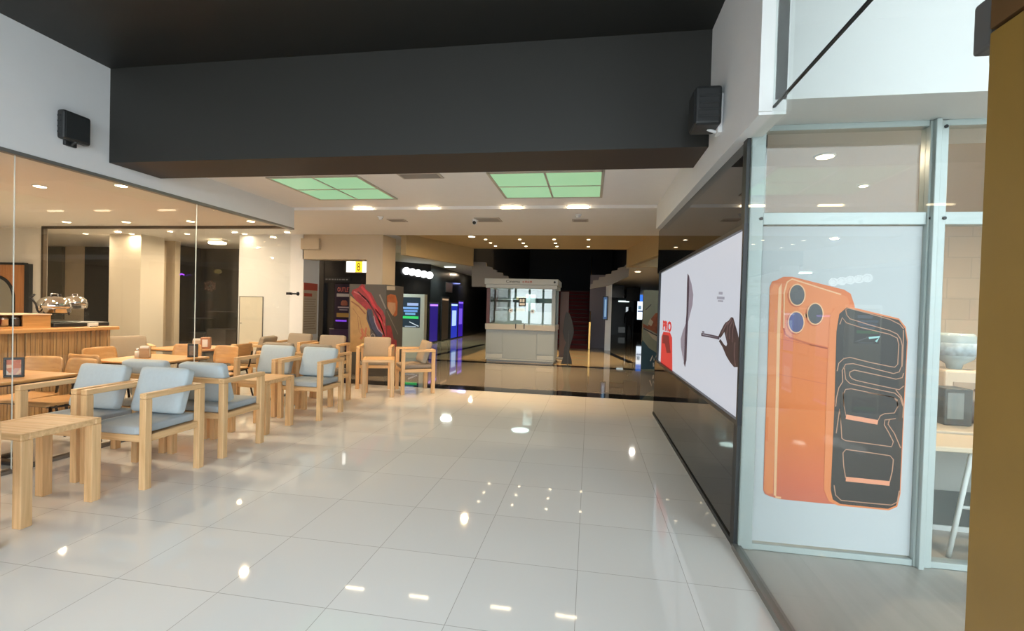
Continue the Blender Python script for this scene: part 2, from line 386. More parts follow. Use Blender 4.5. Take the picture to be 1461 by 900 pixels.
# walls behind the cafe, y = 9.3 and beyond
def span(x0, x1, yp, Y): return AY(x0, yp, Y).x, AY(x1, yp, Y).x
a, c = span(340, 432, 430, 9.3)
wp = struct('wall_pier_white', B().box(a, c, 9.3, 9.9, 0, 2.95), m_white, 'broad white pier behind the cafe glass', 'wall')
p0, p1 = AY(342, 423, 9.28), AY(373, 500, 9.28)
pn = thing('access_panel', ((p0.x+p1.x)/2, 9.30, p1.z), 'cream flush service panel low on the white pier', 'panel')
w = p1.x-p0.x; h = p0.z-p1.z
B().box(-w/2, w/2, -0.015, 0.0, 0, h, 0.003).build('panel_door', M('cream_panel', (0.66, 0.62, 0.52), 0.5), pn)
B().box(-w/2-0.012, -w/2, -0.02, 0, -0.012, h+0.012).box(w/2, w/2+0.012, -0.02, 0, -0.012, h+0.012).box(-w/2, w/2, -0.02, 0, h, h+0.012).build('panel_frame', m_track, pn)
B().tube((-w/2+0.04, -0.015, h*0.5), (-w/2+0.04, -0.03, h*0.5), 0.012).build('latch', m_track, pn)
for nm, x0, x1, Y, mt, lb in (('wall_column_cream', 155, 200, 9.3, m_cream, 'cream column behind the rear cafe glass'), ('wall_column_beige', 200, 249, 10.4, m_beige, 'beige column right of the cream column')):
    a, c = span(x0, x1, 430, Y); struct(nm, B().box(a, c, Y, Y+(0.6 if Y < 10 else 0.15), 0, 2.95), mt, lb, 'column')
a, c = span(40, 130, 430, 11.6)
struct('wall_cafe_rear', B().box(a, c, 11.6, 11.8, 0, 2.95), m_beige, 'beige wall far behind the cafe', 'wall')
a, c = span(64, 90, 400, 11.55); b0 = AY(75, 352, 11.55).z; b1 = AY(75, 455, 11.55).z
m_dim = M('dim_glass', (0.10, 0.09, 0.07), 0.1)
o = B().box(a, c, 11.52, 11.6, b1, b0).box(a, c, 11.50, 11.52, (b0+b1)/2-0.03, (b0+b1)/2+0.03).build('window_9', m_dim); o['kind'] = 'structure'; o['label'] = 'dim window in the beige wall far behind the cafe'; o['category'] = 'window'
a, c = span(120, 158, 430, 11.2)
struct('door_1', B().box(a, c, 11.2, 11.3, 0, AY(140, 352, 11.2).z), m_void, 'dark doorway left of the cream column', 'door')
# dark shop window behind the cafe
a, c = span(244, 342, 420, 11.0); zt = AY(295, 346, 11.0).z
struct('wall_shop_dark', B().box(a, c, 11.9, 12.0, 0, zt).box(a, a+0.06, 11, 12, 0, zt), M('dark_brown_shop', (0.03, 0.026, 0.024), 0.6), 'dark shop interior behind the cafe', 'wall')
struct('window_10', B().box(a, c, 11.0, 11.015, 0, zt), m_glass, 'window pane of the dark shop', 'window')
struct('trim_12', B().box(a, c, 10.9, 12, zt, 2.95), m_cream, 'cream lintel above the dark shop window', 'lintel')
nl = AY(257, 392, 10.9)
o = B().path([nl+V((-0.11, 0, 0.02)), nl+V((-0.03, 0, -0.02)), nl+V((0.04, 0, 0.03)), nl+V((0.12, 0, 0))], 0.012).build('neon_sign', EMIT('purple_neon', (0.30, 0.05, 0.9), 3.0)); tag(o, 'small purple neon squiggle in the dark shop window', 'neon sign')
gl_ = AY(310, 388, 11.85)
o = B().plate([gl_+V((-0.13, 0, 0)), gl_+V((-0.08, 0, 0.06)), gl_+V((0, 0, 0.08)), gl_+V((0.09, 0, 0.06)), gl_+V((0.13, 0, 0)), gl_+V((0.05, 0, -0.05)), gl_+V((-0.06, 0, -0.04))], (0, 0.03, 0)).build('wall_emblem', EMIT('dull_gold', (0.30, 0.22, 0.08), 0.35)); tag(o, 'dull gold emblem inside the dark shop', 'emblem')
q = AY(300, 408, 11.88); t = thing('wall_wreath', (q.x, 11.895, q.z), 'dull brown round wreath on the back wall of the dark shop', 'wreath')
b = B()
for k in range(16):
    a0 = 2*PI*k/16; a1 = 2*PI*(k+1)/16; rr_ = 0.13+0.03*math.sin(k*2.3)
    b.tube((rr_*math.cos(a0), -0.03, rr_*0.8*math.sin(a0)), (rr_*math.cos(a1), -0.03, rr_*0.8*math.sin(a1)), 0.045, 0.05, 8)
b.build('ring', M('wreath_brown', (0.12, 0.06, 0.045), 0.7), t); B().tube((0, 0, 0.10), (0, -0.04, 0.12), 0.012).build('hook', m_track, t)
for px, w_, h_, lb in ((288, 0.5, 0.95, 'dim grey display cabinet at the left inside the dark shop'), (316, 0.6, 1.15, 'dim grey display cabinet at the right inside the dark shop')):
    q = AY(px, 470, 11.6); t = thing('display_cabinet', (q.x, 11.6, 0), lb, 'cabinet')
    mdc = M('dim_cabinet', (0.07, 0.062, 0.058), 0.4)
    B().box(-w_/2, w_/2, -0.2, 0.2, 0.08, h_*0.6, 0.01).build('body', mdc, t); B().box(-w_/2, w_/2, -0.2, 0.2, 0, 0.07).build('plinth', m_blk, t)
    B().box(-w_/2+0.02, w_/2-0.02, -0.19, 0.19, h_*0.6, h_).build('glass_top', m_glass, t); B().box(-w_/2, w_/2, -0.2, 0.2, h_, h_+0.02).build('lid', mdc, t)
# wooden panel with arched mirror on the cream wall
q0, q1 = AY(0, 376, 6.85), AY(45, 470, 6.85)
t = thing('arched_mirror', (q1.x-0.75, 6.86, 1.0), 'wooden wall panel with a black edge and an arched mirror, left of the cafe', 'mirror')
x1 = 0.75; zt = q0.z-1.0
B().box(-0.6, x1-0.1, -0.04, 0, -0.35, zt-0.02).build('wood_panel', WOOD('orange_wood', (0.50, 0.22, 0.08), (0.38, 0.15, 0.05), 'z', 0.4), t)
B().box(x1-0.1, x1, -0.06, 0, -0.35, zt).box(-0.6, x1-0.1, -0.06, 0, zt-0.02, zt+0.02).build('black_edge', m_blk, t)
arc = [(math.cos(PI*k/24), math.sin(PI*k/24)) for k in range(25)]
mxc = 0.02; rr = 0.36; zc = zt-0.62
B().plate([(mxc+rr*1.14*a, -0.05, zc+rr*1.14*b) for a, b in arc]+[(mxc-rr*1.14, -0.05, -0.35), (mxc+rr*1.14, -0.05, -0.35)], (0, 0.02, 0)).build('mirror_frame', m_blk, t)
B().plate([(mxc+rr*a, -0.055, zc+rr*b) for a, b in arc]+[(mxc-rr, -0.055, -0.34), (mxc+rr, -0.055, -0.34)], (0, 0.02, 0)).build('mirror_glass', M('mirror', (0.55, 0.55, 0.5), 0.05, 1.0), t)

# beige pillar, lintel and what is behind it
struct('wall_lintel', B().box(-6.14, -4.67, 9.3, 9.6, 2.42, 2.95).box(-6.14, -5.72, 9.22, 9.3, 2.62, 2.85), m_beige, 'beige lintel left of the pillar', 'lintel')
struct('wall_pillar', B().box(-4.67, -4.31, 9.3, 9.95, 0, 2.95), m_beige, 'square beige pillar with a printed wrap round its foot', 'pillar')

# ------------------------------------------------------------------ right wall, storefront
struct('wall_right_black', B().box(XR, XR+0.13, 3.24, 7.12, 0.0, 0.79).box(XR, XR+0.13, 3.24, 7.12, 2.05, 2.66).box(XR+0.05, XR+0.13, 3.24, 7.12, 0.79, 2.05), m_gloss, 'glossy black panelled wall on the right', 'wall')
struct('trim_13', B().box(XR-0.012, XR+0.06, 3.165, 3.24, 0.03, 0.80).box(XR-0.012, XR+0.06, 3.165, 3.24, 2.03, 2.66), m_blk, 'black metal edge of the right wall', 'edge trim')
struct('baseboard_right', B().box(XR-0.010, XR, 3.2, 7.12, 0, 0.035), m_blk, 'black skirting of the right wall', 'skirting')
struct('trim_14', B().box(XR-0.02, XR+0.03, 1.35, 3.17, 0, 0.035), m_track, 'grey floor track of the corner glass', 'track')
struct('window_11', B().box(XR-0.002, XR+0.008, 1.35, 3.17, 0.035, 2.617), m_glass_g, 'greenish corner glass pane beside the passage', 'window')
struct('window_12', B().box(XR-0.002, XR+0.008, 1.35, 2.78, 2.627, 4.6), m_glass_g, 'upper greenish corner glass pane', 'window')
struct('trim_15', B().box(XR-0.004, XR+0.010, 1.35, 2.78, 2.617, 2.627), m_blkmetal, 'dark joint between the corner glass panes', 'joint')
struct('wall_storefront_upper', B().box(XR+0.01, 6, 2.79, 3.6, 2.665, 6.0).box(XB, XR+0.01, 2.785, 2.79, 2.62, 4.2), m_white, 'white wall and soffit above the storefront', 'wall')
struct('trim_16', B().box(XR-0.075, XR-0.005, 2.775, 2.79, 2.60, 4.2), M('brightened_white', (0.85, 0.86, 0.86), 0.4), 'end face of the right bulkhead, its brightness put into a paler white', 'trim')  # brightness clear of the glass painted as a paler white
# aluminium storefront frame
YF = 3.15
fr = B()
for x0, x1 in ((XR+0.012, 1.045), (1.945, 2.04)):
    fr.box(x0, x1, YF, YF+0.09, 0.012, 2.66, 0.004)
fr.box(1.955, 1.985, YF-0.03, YF, 0.012, 2.66, 0.003)
for z0, z1 in ((2.05, 2.125), (2.63, 2.665), (0.012, 0.05)):
    fr.box(1.045, 1.945, YF+0.01, YF+0.08, z0, z1, 0.003).box(2.04, 4.5, YF+0.01, YF+0.08, z0, z1, 0.003)
sf = thing('storefront_frame', (0, 0, 0), 'pale aluminium frame of the shopfront with bolted transom', 'window frame')
sf['kind'] = 'structure'
fr.build('frame', m_alu, sf)
for x, z in ((1.03, 2.085), (1.96, 2.085), (2.03, 2.085), (2.02, 2.66-0.04)):
    B().tube((x, YF+0.002, z), (x, YF-0.008, z), 0.010).build('bolt', m_blkmetal, sf)
struct('window_13', B().box(1.045, 1.945, YF+0.04, YF+0.05, 2.125, 2.63), m_glass, 'transom pane above the phone poster', 'window')
struct('window_14', B().box(2.04, 4.5, YF+0.04, YF+0.05, 2.125, 2.63), m_glass, 'transom pane above the right shop window', 'window')
struct('window_15', B().box(2.04, 4.5, YF+0.04, YF+0.05, 0.05, 2.05), m_glass, 'right shop window pane', 'window')
struct('window_16', B().box(1.045, 1.945, YF+0.045, YF+0.055, 0.05, 2.05), m_glass, 'shop window pane behind the phone poster', 'window')

# ---- phone poster: a printed sheet on the pane, outlines set out on its own plane
YP = YF+0.035
def PP(lst, ox, oy, s, Y=YP-0.002): return [AY(x, y, Y) for x, y in cpt(lst, ox, oy, s)]
ps = thing('phone_poster', AY(1200, 790, YP), 'large white window poster of an orange phone behind a black phone with glowing lines', 'poster')
def pobj(name, b, mt):
    o = b.build(name, mt); o.parent = ps; o.matrix_parent_inverse = Matrix.Translation(-ps.location); return o
def VGRAD(name, stops):
    mt = M(name, stops[0][1], 0.45); nt = mt.node_tree
    tc = nt.nodes.new('ShaderNodeTexCoord'); sp = nt.nodes.new('ShaderNodeSeparateXYZ'); mr = nt.nodes.new('ShaderNodeMapRange'); cr = nt.nodes.new('ShaderNodeValToRGB')
    mr.inputs['From Min'].default_value = 0.2; mr.inputs['From Max'].default_value = 1.85
    nt.links.new(tc.outputs['Object'], sp.inputs[0]); nt.links.new(sp.outputs[2], mr.inputs[0]); nt.links.new(mr.outputs[0], cr.inputs[0])
    el = cr.color_ramp.elements
    el[0].position = stops[0][0]; el[0].color = (*stops[0][1], 1); el[1].position = stops[-1][0]; el[1].color = (*stops[-1][1], 1)
    for p_, c_ in stops[1:-1]: e_ = el.new(p_); e_.color = (*c_, 1)
    nt.links.new(cr.outputs[0], nt.nodes['Principled BSDF'].inputs[0]); return mt
m_pst = M('poster_paper', (0.53, 0.56, 0.585), 0.5)
m_or = VGRAD('print_orange', ((0.0, (0.55, 0.15, 0.10)), (0.15, (0.66, 0.15, 0.07)), (0.36, (0.72, 0.18, 0.035)), (0.70, (0.74, 0.20, 0.055)), (1.0, (0.68, 0.18, 0.065)))); m_or2 = M('print_light_orange', (0.76, 0.24, 0.085), 0.45); m_or3 = M('print_peach', (0.85, 0.50, 0.28), 0.45)
m_ord = M('print_deep_orange', (0.55, 0.12, 0.045), 0.45)
m_pblk = M('print_black', (0.030, 0.026, 0.024), 0.4); m_lens = M('print_lens', (0.03, 0.03, 0.035), 0.3); m_lensb = M('print_blue_lens', (0.04, 0.04, 0.16), 0.3)
m_glow = M('print_glow_line', (0.50, 0.27, 0.18), 0.5); m_glow2 = M('print_glow_bar', (0.80, 0.33, 0.20), 0.5); m_teal = M('print_teal', (0.40, 0.66, 0.66), 0.5)
pobj('sheet', B().plate([(1.047, YP, 0.06), (1.943, YP, 0.06), (1.943, YP, 2.045), (1.047, YP, 2.045)], (0, 0.003, 0)), m_pst)
N_ = (0, -0.0008, 0)
back = [(50, 690), (54, 560), (60, 400), (66, 190), (72, 176), (84, 172), (100, 164), (122, 164), (250, 196), (266, 206), (276, 236), (276, 300), (230, 480), (230, 726), (200, 724), (90, 713), (66, 706), (54, 700)]
pobj('orange_phone', B().plate(PP(back, 1060, 300, 1.7316), N_), m_or)
side = [(52, 690), (56, 560), (62, 400), (68, 200), (76, 182), (88, 184), (84, 300), (80, 500), (74, 700), (60, 700)]
pobj('orange_phone_edge', B().plate(PP(side, 1060, 300, 1.7316, YP-0.003), N_), m_or2)
hl = [(88, 192), (96, 180), (92, 300), (88, 480), (82, 706), (76, 704), (80, 500), (84, 300)]
pobj('edge_highlight', B().plate(PP(hl, 1060, 300, 1.7316, YP-0.003), N_), m_or3)
plat = [(192, 150), (215, 105), (250, 85), (310, 105), (480, 160), (640, 215), (660, 260), (640, 300), (540, 300), (515, 400), (505, 572), (380, 545), (235, 502), (200, 470), (190, 400)]
pobj('camera_plateau', B().plate(PP(plat, 1080, 380, 5, YP-0.003), N_), m_or2)
pobj('plateau_shadow', B().ribbon(PP([(188, 440), (205, 485), (240, 510), (380, 556), (505, 585)], 1080, 380, 5, YP-0.003), 0.010, (0, -1, 0)), m_ord)
pobj('plateau_rim', B().ribbon(PP([(192, 440), (194, 190), (215, 112), (250, 90), (310, 108), (480, 163), (600, 200)], 1080, 380, 5, YP-0.004), 0.008, (0, -1, 0)), m_or3)
def ell(cx, cy, rx, ry, Y): return PP([(cx+rx*math.cos(2*PI*k/28), cy+ry*math.sin(2*PI*k/28)) for k in range(28)], 1080, 380, 5, Y)
for (cx, cy, mt) in ((287, 203, m_lens), (416, 338, m_lens), (280, 398, m_lensb)):
    pobj('lens_ring', B().plate(ell(cx-6, cy+6, 64, 82, YP-0.004), N_), m_ord)
    pobj('lens_rim', B().plate(ell(cx, cy, 60, 80, YP-0.005), N_), m_or3)
    pobj('lens', B().plate(ell(cx, cy, 52, 71, YP-0.006), N_), mt)
pobj('flash_dot', B().plate(ell(352, 350, 16, 14, YP-0.004), N_), m_or3)
for y in (515, 770): pobj('shade_line', B().ribbon(PP([(160, y), (500, y+70)], 1080, 380, 5, YP-0.003), 0.0025, (0, -1, 0)), m_ord)
pobj('side_key', B().ribbon(PP([(58, 570), (60, 510)], 1060, 300, 1.7316, YP-0.004), 0.016, (0, -1, 0)), m_or)
pobj('logo_dash', B().ribbon(PP([(80, 708), (94, 710)], 1060, 300, 1.7316, YP-0.004), 0.012, (0, -1, 0)), m_or3)
frm = [(200, 690), (205, 480), (212, 300), (216, 258), (228, 240), (252, 235), (385, 267), (402, 288), (407, 322), (398, 500), (389, 700), (381, 732), (360, 741), (235, 729), (212, 718)]
pobj('black_phone_edge', B().plate(PP(frm, 1060, 300, 1.7316, YP-0.004), N_), m_or2)
scr = [(217, 690), (226, 480), (231, 300), (238, 256), (256, 240), (385, 271), (400, 292), (405, 325), (396, 500), (387, 700), (378, 729), (358, 737), (240, 725), (222, 714)]
pobj('black_phone_screen', B().plate(PP(scr, 1060, 300, 1.7316, YP-0.005), N_), m_pblk)
for L in ([(205, 120), (230, 110), (400, 155), (560, 200), (640, 240), (670, 275)],
          [(205, 122), (215, 165), (240, 195), (400, 245), (560, 290), (620, 318), (648, 360), (660, 410), (655, 575), (635, 622), (590, 635), (430, 595), (265, 555), (205, 560), (178, 610), (182, 700), (150, 750), (132, 830), (125, 900)],
          [(158, 240), (178, 185), (212, 228), (330, 265), (560, 320), (620, 350), (632, 400), (624, 560), (600, 584), (560, 578), (400, 545), (240, 505), (190, 515), (150, 552), (137, 615)],
          [(670, 285), (668, 400), (660, 580)],
          [(672, 632), (660, 668), (610, 680), (430, 640), (275, 607), (240, 622), (236, 650), (255, 675), (290, 690), (460, 728), (635, 765), (672, 735)],
          [(195, 590), (205, 680), (240, 715), (420, 755), (600, 792), (645, 830), (665, 895)],
          [(190, 900), (187, 800), (205, 762), (250, 757), (420, 792), (590, 826), (620, 860), (624, 900)]):
    pobj('glow_line', B().ribbon(PP(L, 1170, 420, 5.63, YP-0.006), 0.0052, (0, -1, 0)), m_glow)
for L in ([(215, 0), (220, 90), (235, 165), (460, 205), (480, 165), (510, 150), (580, 145), (604, 100), (600, 50), (570, 32), (390, 0)],
          [(165, 290), (190, 115), (200, 240), (205, 325), (230, 342), (400, 364), (560, 386), (573, 350), (540, 285), (508, 230), (512, 195), (590, 185)],
          [(625, 395), (580, 290), (535, 225), (545, 190)],
          [(590, -20), (630, 30), (645, 90), (640, 180)],
          [(232, 608), (218, 520), (213, 430), (235, 405), (390, 426), (550, 450), (573, 478), (565, 560), (545, 640)],
          [(150, 660), (160, 730), (200, 768), (380, 786), (560, 802), (600, 780), (615, 700)]):
    pobj('glow_line', B().ribbon(PP(L, 1160, 560, 5, YP-0.006), 0.0052, (0, -1, 0)), m_glow)
for L in ([(235, 172), (350, 192), (462, 212)], [(234, 616), (390, 632), (546, 648)]):
    pobj('glow_bar', B().ribbon(PP(L, 1160, 560, 5, YP-0.007), 0.028, (0, -1, 0)), m_glow2)
pobj('time_mark', B().ribbon(PP([(392, 350), (478, 340), (448, 380)], 1170, 420, 5.63, YP-0.007), 0.013, (0, -1, 0)), m_teal)

# ---- shop interior seen beyond the storefront
m_tilew = bpy.data.materials.new('beige_wall_tile'); m_tilew.use_nodes = True
_nt = m_tilew.node_tree; _br = _nt.nodes.new('ShaderNodeTexBrick'); _br.offset = 0.5
_br.inputs['Color1'].default_value = (0.60, 0.47, 0.34, 1); _br.inputs['Color2'].default_value = (0.55, 0.42, 0.30, 1); _br.inputs['Mortar'].default_value = (0.48, 0.38, 0.28, 1)
_br.inputs['Scale'].default_value = 1.0; _br.inputs['Brick Width'].default_value = 0.5; _br.inputs['Row Height'].default_value = 0.25; _br.inputs['Mortar Size'].default_value = 0.006
_tc = _nt.nodes.new('ShaderNodeTexCoord'); _mp = _nt.nodes.new('ShaderNodeMapping'); _mp.inputs['Rotation'].default_value = (PI/2, 0, 0)
_nt.links.new(_tc.outputs['Object'], _mp.inputs[0]); _nt.links.new(_mp.outputs[0], _br.inputs[0]); _nt.links.new(_br.outputs[0], _nt.nodes['Principled BSDF'].inputs[0])
struct('wall_shop_back', B().box(1.08, 6.2, 6.5, 6.6, 0, 2.8), m_tilew, 'beige tiled back wall of the right shop', 'wall')
struct('wall_shop_side', B().box(6.0, 6.2, 3.2, 6.5, 0, 2.8), m_cream, 'side wall of the right shop', 'wall')
struct('ceiling', B().box(1.08, 6.2, 3.2, 6.6, 2.72, 2.85), M('shop_ceiling', (0.52, 0.41, 0.30), 0.6), 'warm beige ceiling of the right shop', 'ceiling')
struct('floor', B().box(1.08, 6.0, 3.24, 6.5, 0.0, 0.014), m_plank, 'plank tile floor inside the right shop', 'floor')
# low window plinth with marble foot and lettering
q0 = AY(1327, 668, 3.45)
bp = thing('shop_counter', (3.0, 3.75, 0.014), 'grey shop counter with dark band and marble foot behind the right window', 'counter')
zc = AY(1340, 622, 3.7).z; zd = AY(1340, 705, 3.7).z; ze = AY(1340, 755, 3.7).z
B().box(-0.9, 0.9, 0, 0.5, zd, zc-0.014).build('front_panel', M('grey_laminate', (0.30, 0.31, 0.30), 0.4), bp)
B().box(-0.9, 0.9, 0, 0.5, ze, zd).build('dark_band', M('dark_green_grey', (0.07, 0.085, 0.085), 0.35), bp)
m_marble = M('white_marble', (0.62, 0.64, 0.65), 0.2, var=0.22, vs=3.0)
B().box(-0.9, 0.9, -0.01, 0.5, 0, ze).build('marble_foot', m_marble, bp)
m_gl = M('grey_letters', (0.25, 0.27, 0.28), 0.4)
for k in range(9):
    B().box(-0.63+k*0.07, -0.63+k*0.07+0.045, -0.013, -0.0095, ze-0.085-0.004*k, ze-0.045-0.004*k).build('letter', m_gl, bp)
B().box(-0.92, 0.9, -0.03, 0.5, zc-0.014, zc+0.02, 0.012, 3).build('counter_top', M('pale_laminate', (0.66, 0.55, 0.43), 0.35), bp)
# items on the counter
zt = zc+0.034
x_, y_ = AY(1345, 590, 4.0).x, 4.0
t = thing('card_terminal', (x_+0.05, 4.0, zt), 'dark grey till box standing on the shop counter', 'till')
B().box(-0.09, 0.09, -0.08, 0.10, 0, 0.27, 0.01, 2).build('body', M('dark_grey_case', (0.05, 0.055, 0.055), 0.4), t)
B().box(-0.075, 0.03, -0.083, -0.08, 0.05, 0.24).build('label_panel', M('grey_label', (0.2, 0.22, 0.22), 0.5), t)
t = thing('water_cooler', (AY(1358, 600, 4.75).x, 4.75, 0.014), 'cream water cooler with an upturned blue jug behind the right window', 'water cooler')
zA = AY(1355, 530, 4.6).z; zB = AY(1355, 477, 4.75).z
B().box(-0.17, 0.17, -0.16, 0.16, 0, zA, 0.02, 2).build('cabinet', M('cream_plastic', (0.72, 0.58, 0.44), 0.4), t)
B().box(-0.11, 0.11, -0.168, -0.16, zA-0.28, zA-0.1).build('tap_recess', M('recess', (0.45, 0.33, 0.24), 0.5), t)
for s in (-1, 1): B().tube((s*0.05, -0.17, zA-0.16), (s*0.05, -0.20, zA-0.17), 0.012).build('tap', M('tap_brown', (0.2, 0.12, 0.1), 0.4), t)
m_jug = M('jug_plastic', (0.50, 0.60, 0.64), 0.12); m_jug.node_tree.nodes['Principled BSDF'].inputs['Transmission Weight'].default_value = 0.15
B().lathe([(0.05, zA), (0.06, zA+0.04), (0.13, zA+0.09), (0.14, zA+0.13), (0.132, zA+0.16), (0.14, zA+0.19), (0.14, zB-0.03), (0.12, zB)], seg=28).build('jug', m_jug, t)
B().lathe([(0.142, zA+0.12), (0.142, zA+0.23)], seg=28).build('jug_label', M('jug_label', (0.42, 0.52, 0.60), 0.4, var=0.6, vs=22), t)
t = thing('round_clock', (AY(1383, 595, 4.1).x, 4.1, zt), 'dark round speaker with a pale rim on the shop counter', 'speaker')
B().lathe([(0.05, 0), (0.075, 0.03), (0.08, 0.09), (0.06, 0.15), (0.03, 0.17)], seg=20).build('body', M('brown_black', (0.05, 0.03, 0.03), 0.4), t)
B().tube((0.075, -0.02, 0.0), (0.085, -0.02, 0.22), 0.02).build('stand', M('white_plastic', (0.8, 0.8, 0.78), 0.4), t)
# white trestle table behind the window
t = thing('trestle_table', (2.75, 3.42, 0.012), 'pale topped table on slim white slanting legs behind the right window', 'table')
zt_ = AY(1340, 640, 3.30).z
xa = AY(1316, 634, 3.27).x
B().box(2.10-2.75, 0.8, -0.16, 0.22, zt_-0.02, zt_+0.012, 0.006).build('table_top', M('pale_wood_laminate', (0.72, 0.60, 0.46), 0.4), t)
lb = AY(1352, 812, 3.33); l1 = AY(1381, 665, 3.33)
B().tube((lb.x-2.75, -0.09, 0.0), (l1.x-2.75+0.02, -0.09, zt_-0.02), 0.014).build('leg', M('white_steel', (0.75, 0.78, 0.78), 0.35), t)
B().tube((lb.x-2.75+0.75, 0.18, 0.0), (l1.x-2.75+0.72, 0.18, zt_-0.02), 0.014).build('leg', M('white_steel2', (0.75, 0.78, 0.78), 0.35), t)
B().tube((lb.x-2.75+0.06, -0.09, 0.32), (0.3, -0.02, 0.26), 0.010).tube((lb.x-2.75+0.06, -0.09, 0.32), (0.3, -0.09, 0.32), 0.010).build('brace', M('white_steel3', (0.75, 0.78, 0.78), 0.35), t)
# downlights inside the shop come later with the other lamps

# ---- mustard column at the near end of the corner glass
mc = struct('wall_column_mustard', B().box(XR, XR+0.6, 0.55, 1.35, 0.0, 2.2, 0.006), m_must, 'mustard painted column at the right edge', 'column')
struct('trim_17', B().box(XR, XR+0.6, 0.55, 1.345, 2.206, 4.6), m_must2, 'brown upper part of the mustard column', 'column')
t = thing('junction_box', (XR+0.01, 1.352, 2.15), 'grey box fixed high on the far side of the mustard column', 'box')
q0, q1 = AX(1390, 92, XR+0.02), AX(1390, 15, XR+0.02)
B().box(-0.003, 0.16, 0, 0.06, 0.02, 0.150, 0.008, 2).build('case', M('mid_grey_case', (0.12, 0.11, 0.11), 0.5), t)
B().box(0.03, 0.14, 0.01, 0.05, 0.0, 0.02).build('bracket', m_white, t)

# ---- backlit lightbox in the right wall
XS = XR+0.012
lbx = thing('lightbox_sign', (XS, 5.0, 0.8), 'long backlit white advertising screen with laptop, hand and red phone', 'advertising sign')
def sobj(name, b, mt):
    o = b.build(name, mt); o.parent = lbx; o.matrix_parent_inverse = Matrix.Translation(-lbx.location); return o
y0, y1, z0, z1 = 3.19, 6.83, 0.815, 2.03
sobj('screen', B().box(XS, XS+0.03, y0, y1, z0, z1), m_screenw)
sobj('frame', B().box(XR-0.015, XR+0.045, y0-0.03, y1+0.03, z0-0.03, z0).box(XR-0.015, XR+0.045, y0-0.03, y1+0.03, z1, z1+0.03).box(XR-0.015, XR+0.045, y0-0.03, y0, z0, z1).box(XR-0.015, XR+0.045, y1, y1+0.03, z0, z1), m_blkmetal)
def SP(lst, ox=930, oy=380, s=6.0, X=XS-0.001): return [AX(x, y, X) for x, y in cpt(lst, ox, oy, s)]
OFF = (-0.0012, 0, 0)
e_red = EMIT('backlit_red', (0.62, 0.035, 0.03), 0.9); e_dred = EMIT('backlit_dark_red', (0.20, 0.012, 0.012), 0.9); e_dark = EMIT('backlit_plum', (0.060, 0.035, 0.055), 0.9)
e_mid = EMIT('backlit_mauve', (0.26, 0.22, 0.27), 0.9); e_skin = EMIT('backlit_brown', (0.042, 0.020, 0.020), 0.9); e_skin2 = EMIT('backlit_light_brown', (0.15, 0.085, 0.085), 0.9); e_txt = EMIT('backlit_grey', (0.30, 0.30, 0.36), 0.9)
# red phone and lettering at the far end
sobj('printed_red_phone', B().plate(SP([(187, 850), (192, 720), (200, 699), (228, 703), (237, 726), (238, 884), (216, 872)], 880, 240, 3.0), OFF), e_red)
sobj('printed_phone_marks', B().plate(SP([(197, 712), (222, 716), (230, 790), (214, 790), (206, 750), (196, 748)], 880, 240, 3.0, XS-0.002), OFF), e_dred)
a0 = AX(947, 474, XS-0.002); a1 = AX(957.5, 473, XS-0.002); a2 = AX(946.5, 457, XS-0.002)
text('printed_letters', 'PRO', AX(945.5, 471, XS-0.003)-lbx.location, (0, -1, 0), (0, 0, 1), abs(AX(945.5, 470, XS).y-AX(957.8, 470, XS).y), AX(952, 457, XS).z-AX(952, 472, XS).z, e_red, lbx, bold=0.05)
# laptop seen from its edge
sobj('printed_laptop_base', B().plate(SP([(307, 62), (319, 80), (320, 200), (313, 400), (304, 600), (297, 800), (284, 860), (274, 830), (283, 600), (297, 400), (302, 150)]), OFF), e_dark)
sobj('printed_laptop_reflection', B().plate(SP([(320, 85), (340, 150), (355, 240), (348, 330), (330, 400), (313, 470), (321, 200)], X=XS-0.001), OFF).plate(SP([(294, 480), (266, 555), (248, 620), (250, 690), (262, 760), (272, 810), (280, 640)]), OFF), e_mid)
# pinching hand holding a slim phone by its edge
sobj('printed_hand', B().plate(SP([(570, 600), (590, 555), (618, 500), (630, 482), (660, 462), (680, 434), (697, 438), (712, 490), (735, 570), (752, 656), (786, 662), (783, 862), (705, 862), (672, 822), (640, 770), (605, 688), (575, 640), (588, 622), (618, 668), (638, 684), (646, 664), (634, 610), (622, 560), (605, 588), (588, 612)]), OFF), e_skin)
hb = B()
for L in ([(682, 446), (650, 500), (640, 580), (648, 640)], [(692, 460), (668, 520), (664, 620)], [(704, 490), (690, 560), (690, 650)], [(655, 470), (628, 510), (600, 570)], [(712, 650), (704, 760), (716, 850)]):
    hb.ribbon(SP(L, X=XS-0.002), 0.012, (-1, 0, 0))
sobj('printed_finger_highlights', hb, e_skin2)
sobj('printed_slim_phone', B().ribbon(SP([(425, 574), (500, 588), (578, 606)], X=XS-0.002), 0.012, (-1, 0, 0)).ribbon(SP([(425, 590), (500, 603), (578, 620)], X=XS-0.002), 0.012, (-1, 0, 0)).plate(SP([(424, 570), (434, 572), (434, 596), (424, 594)], X=XS-0.002), OFF).plate(SP([(432, 553), (449, 557), (449, 568), (432, 566)], X=XS-0.002), OFF), e_dark)
tb = B()
for L in ([(574, 228), (606, 230)], [(558, 268), (622, 272)], [(566, 295), (610, 298)]): tb.ribbon(SP(L, X=XS-0.002), 0.020 if L[0][1] < 290 else 0.012, (-1, 0, 0))
sobj('printed_caption', tb, e_txt)

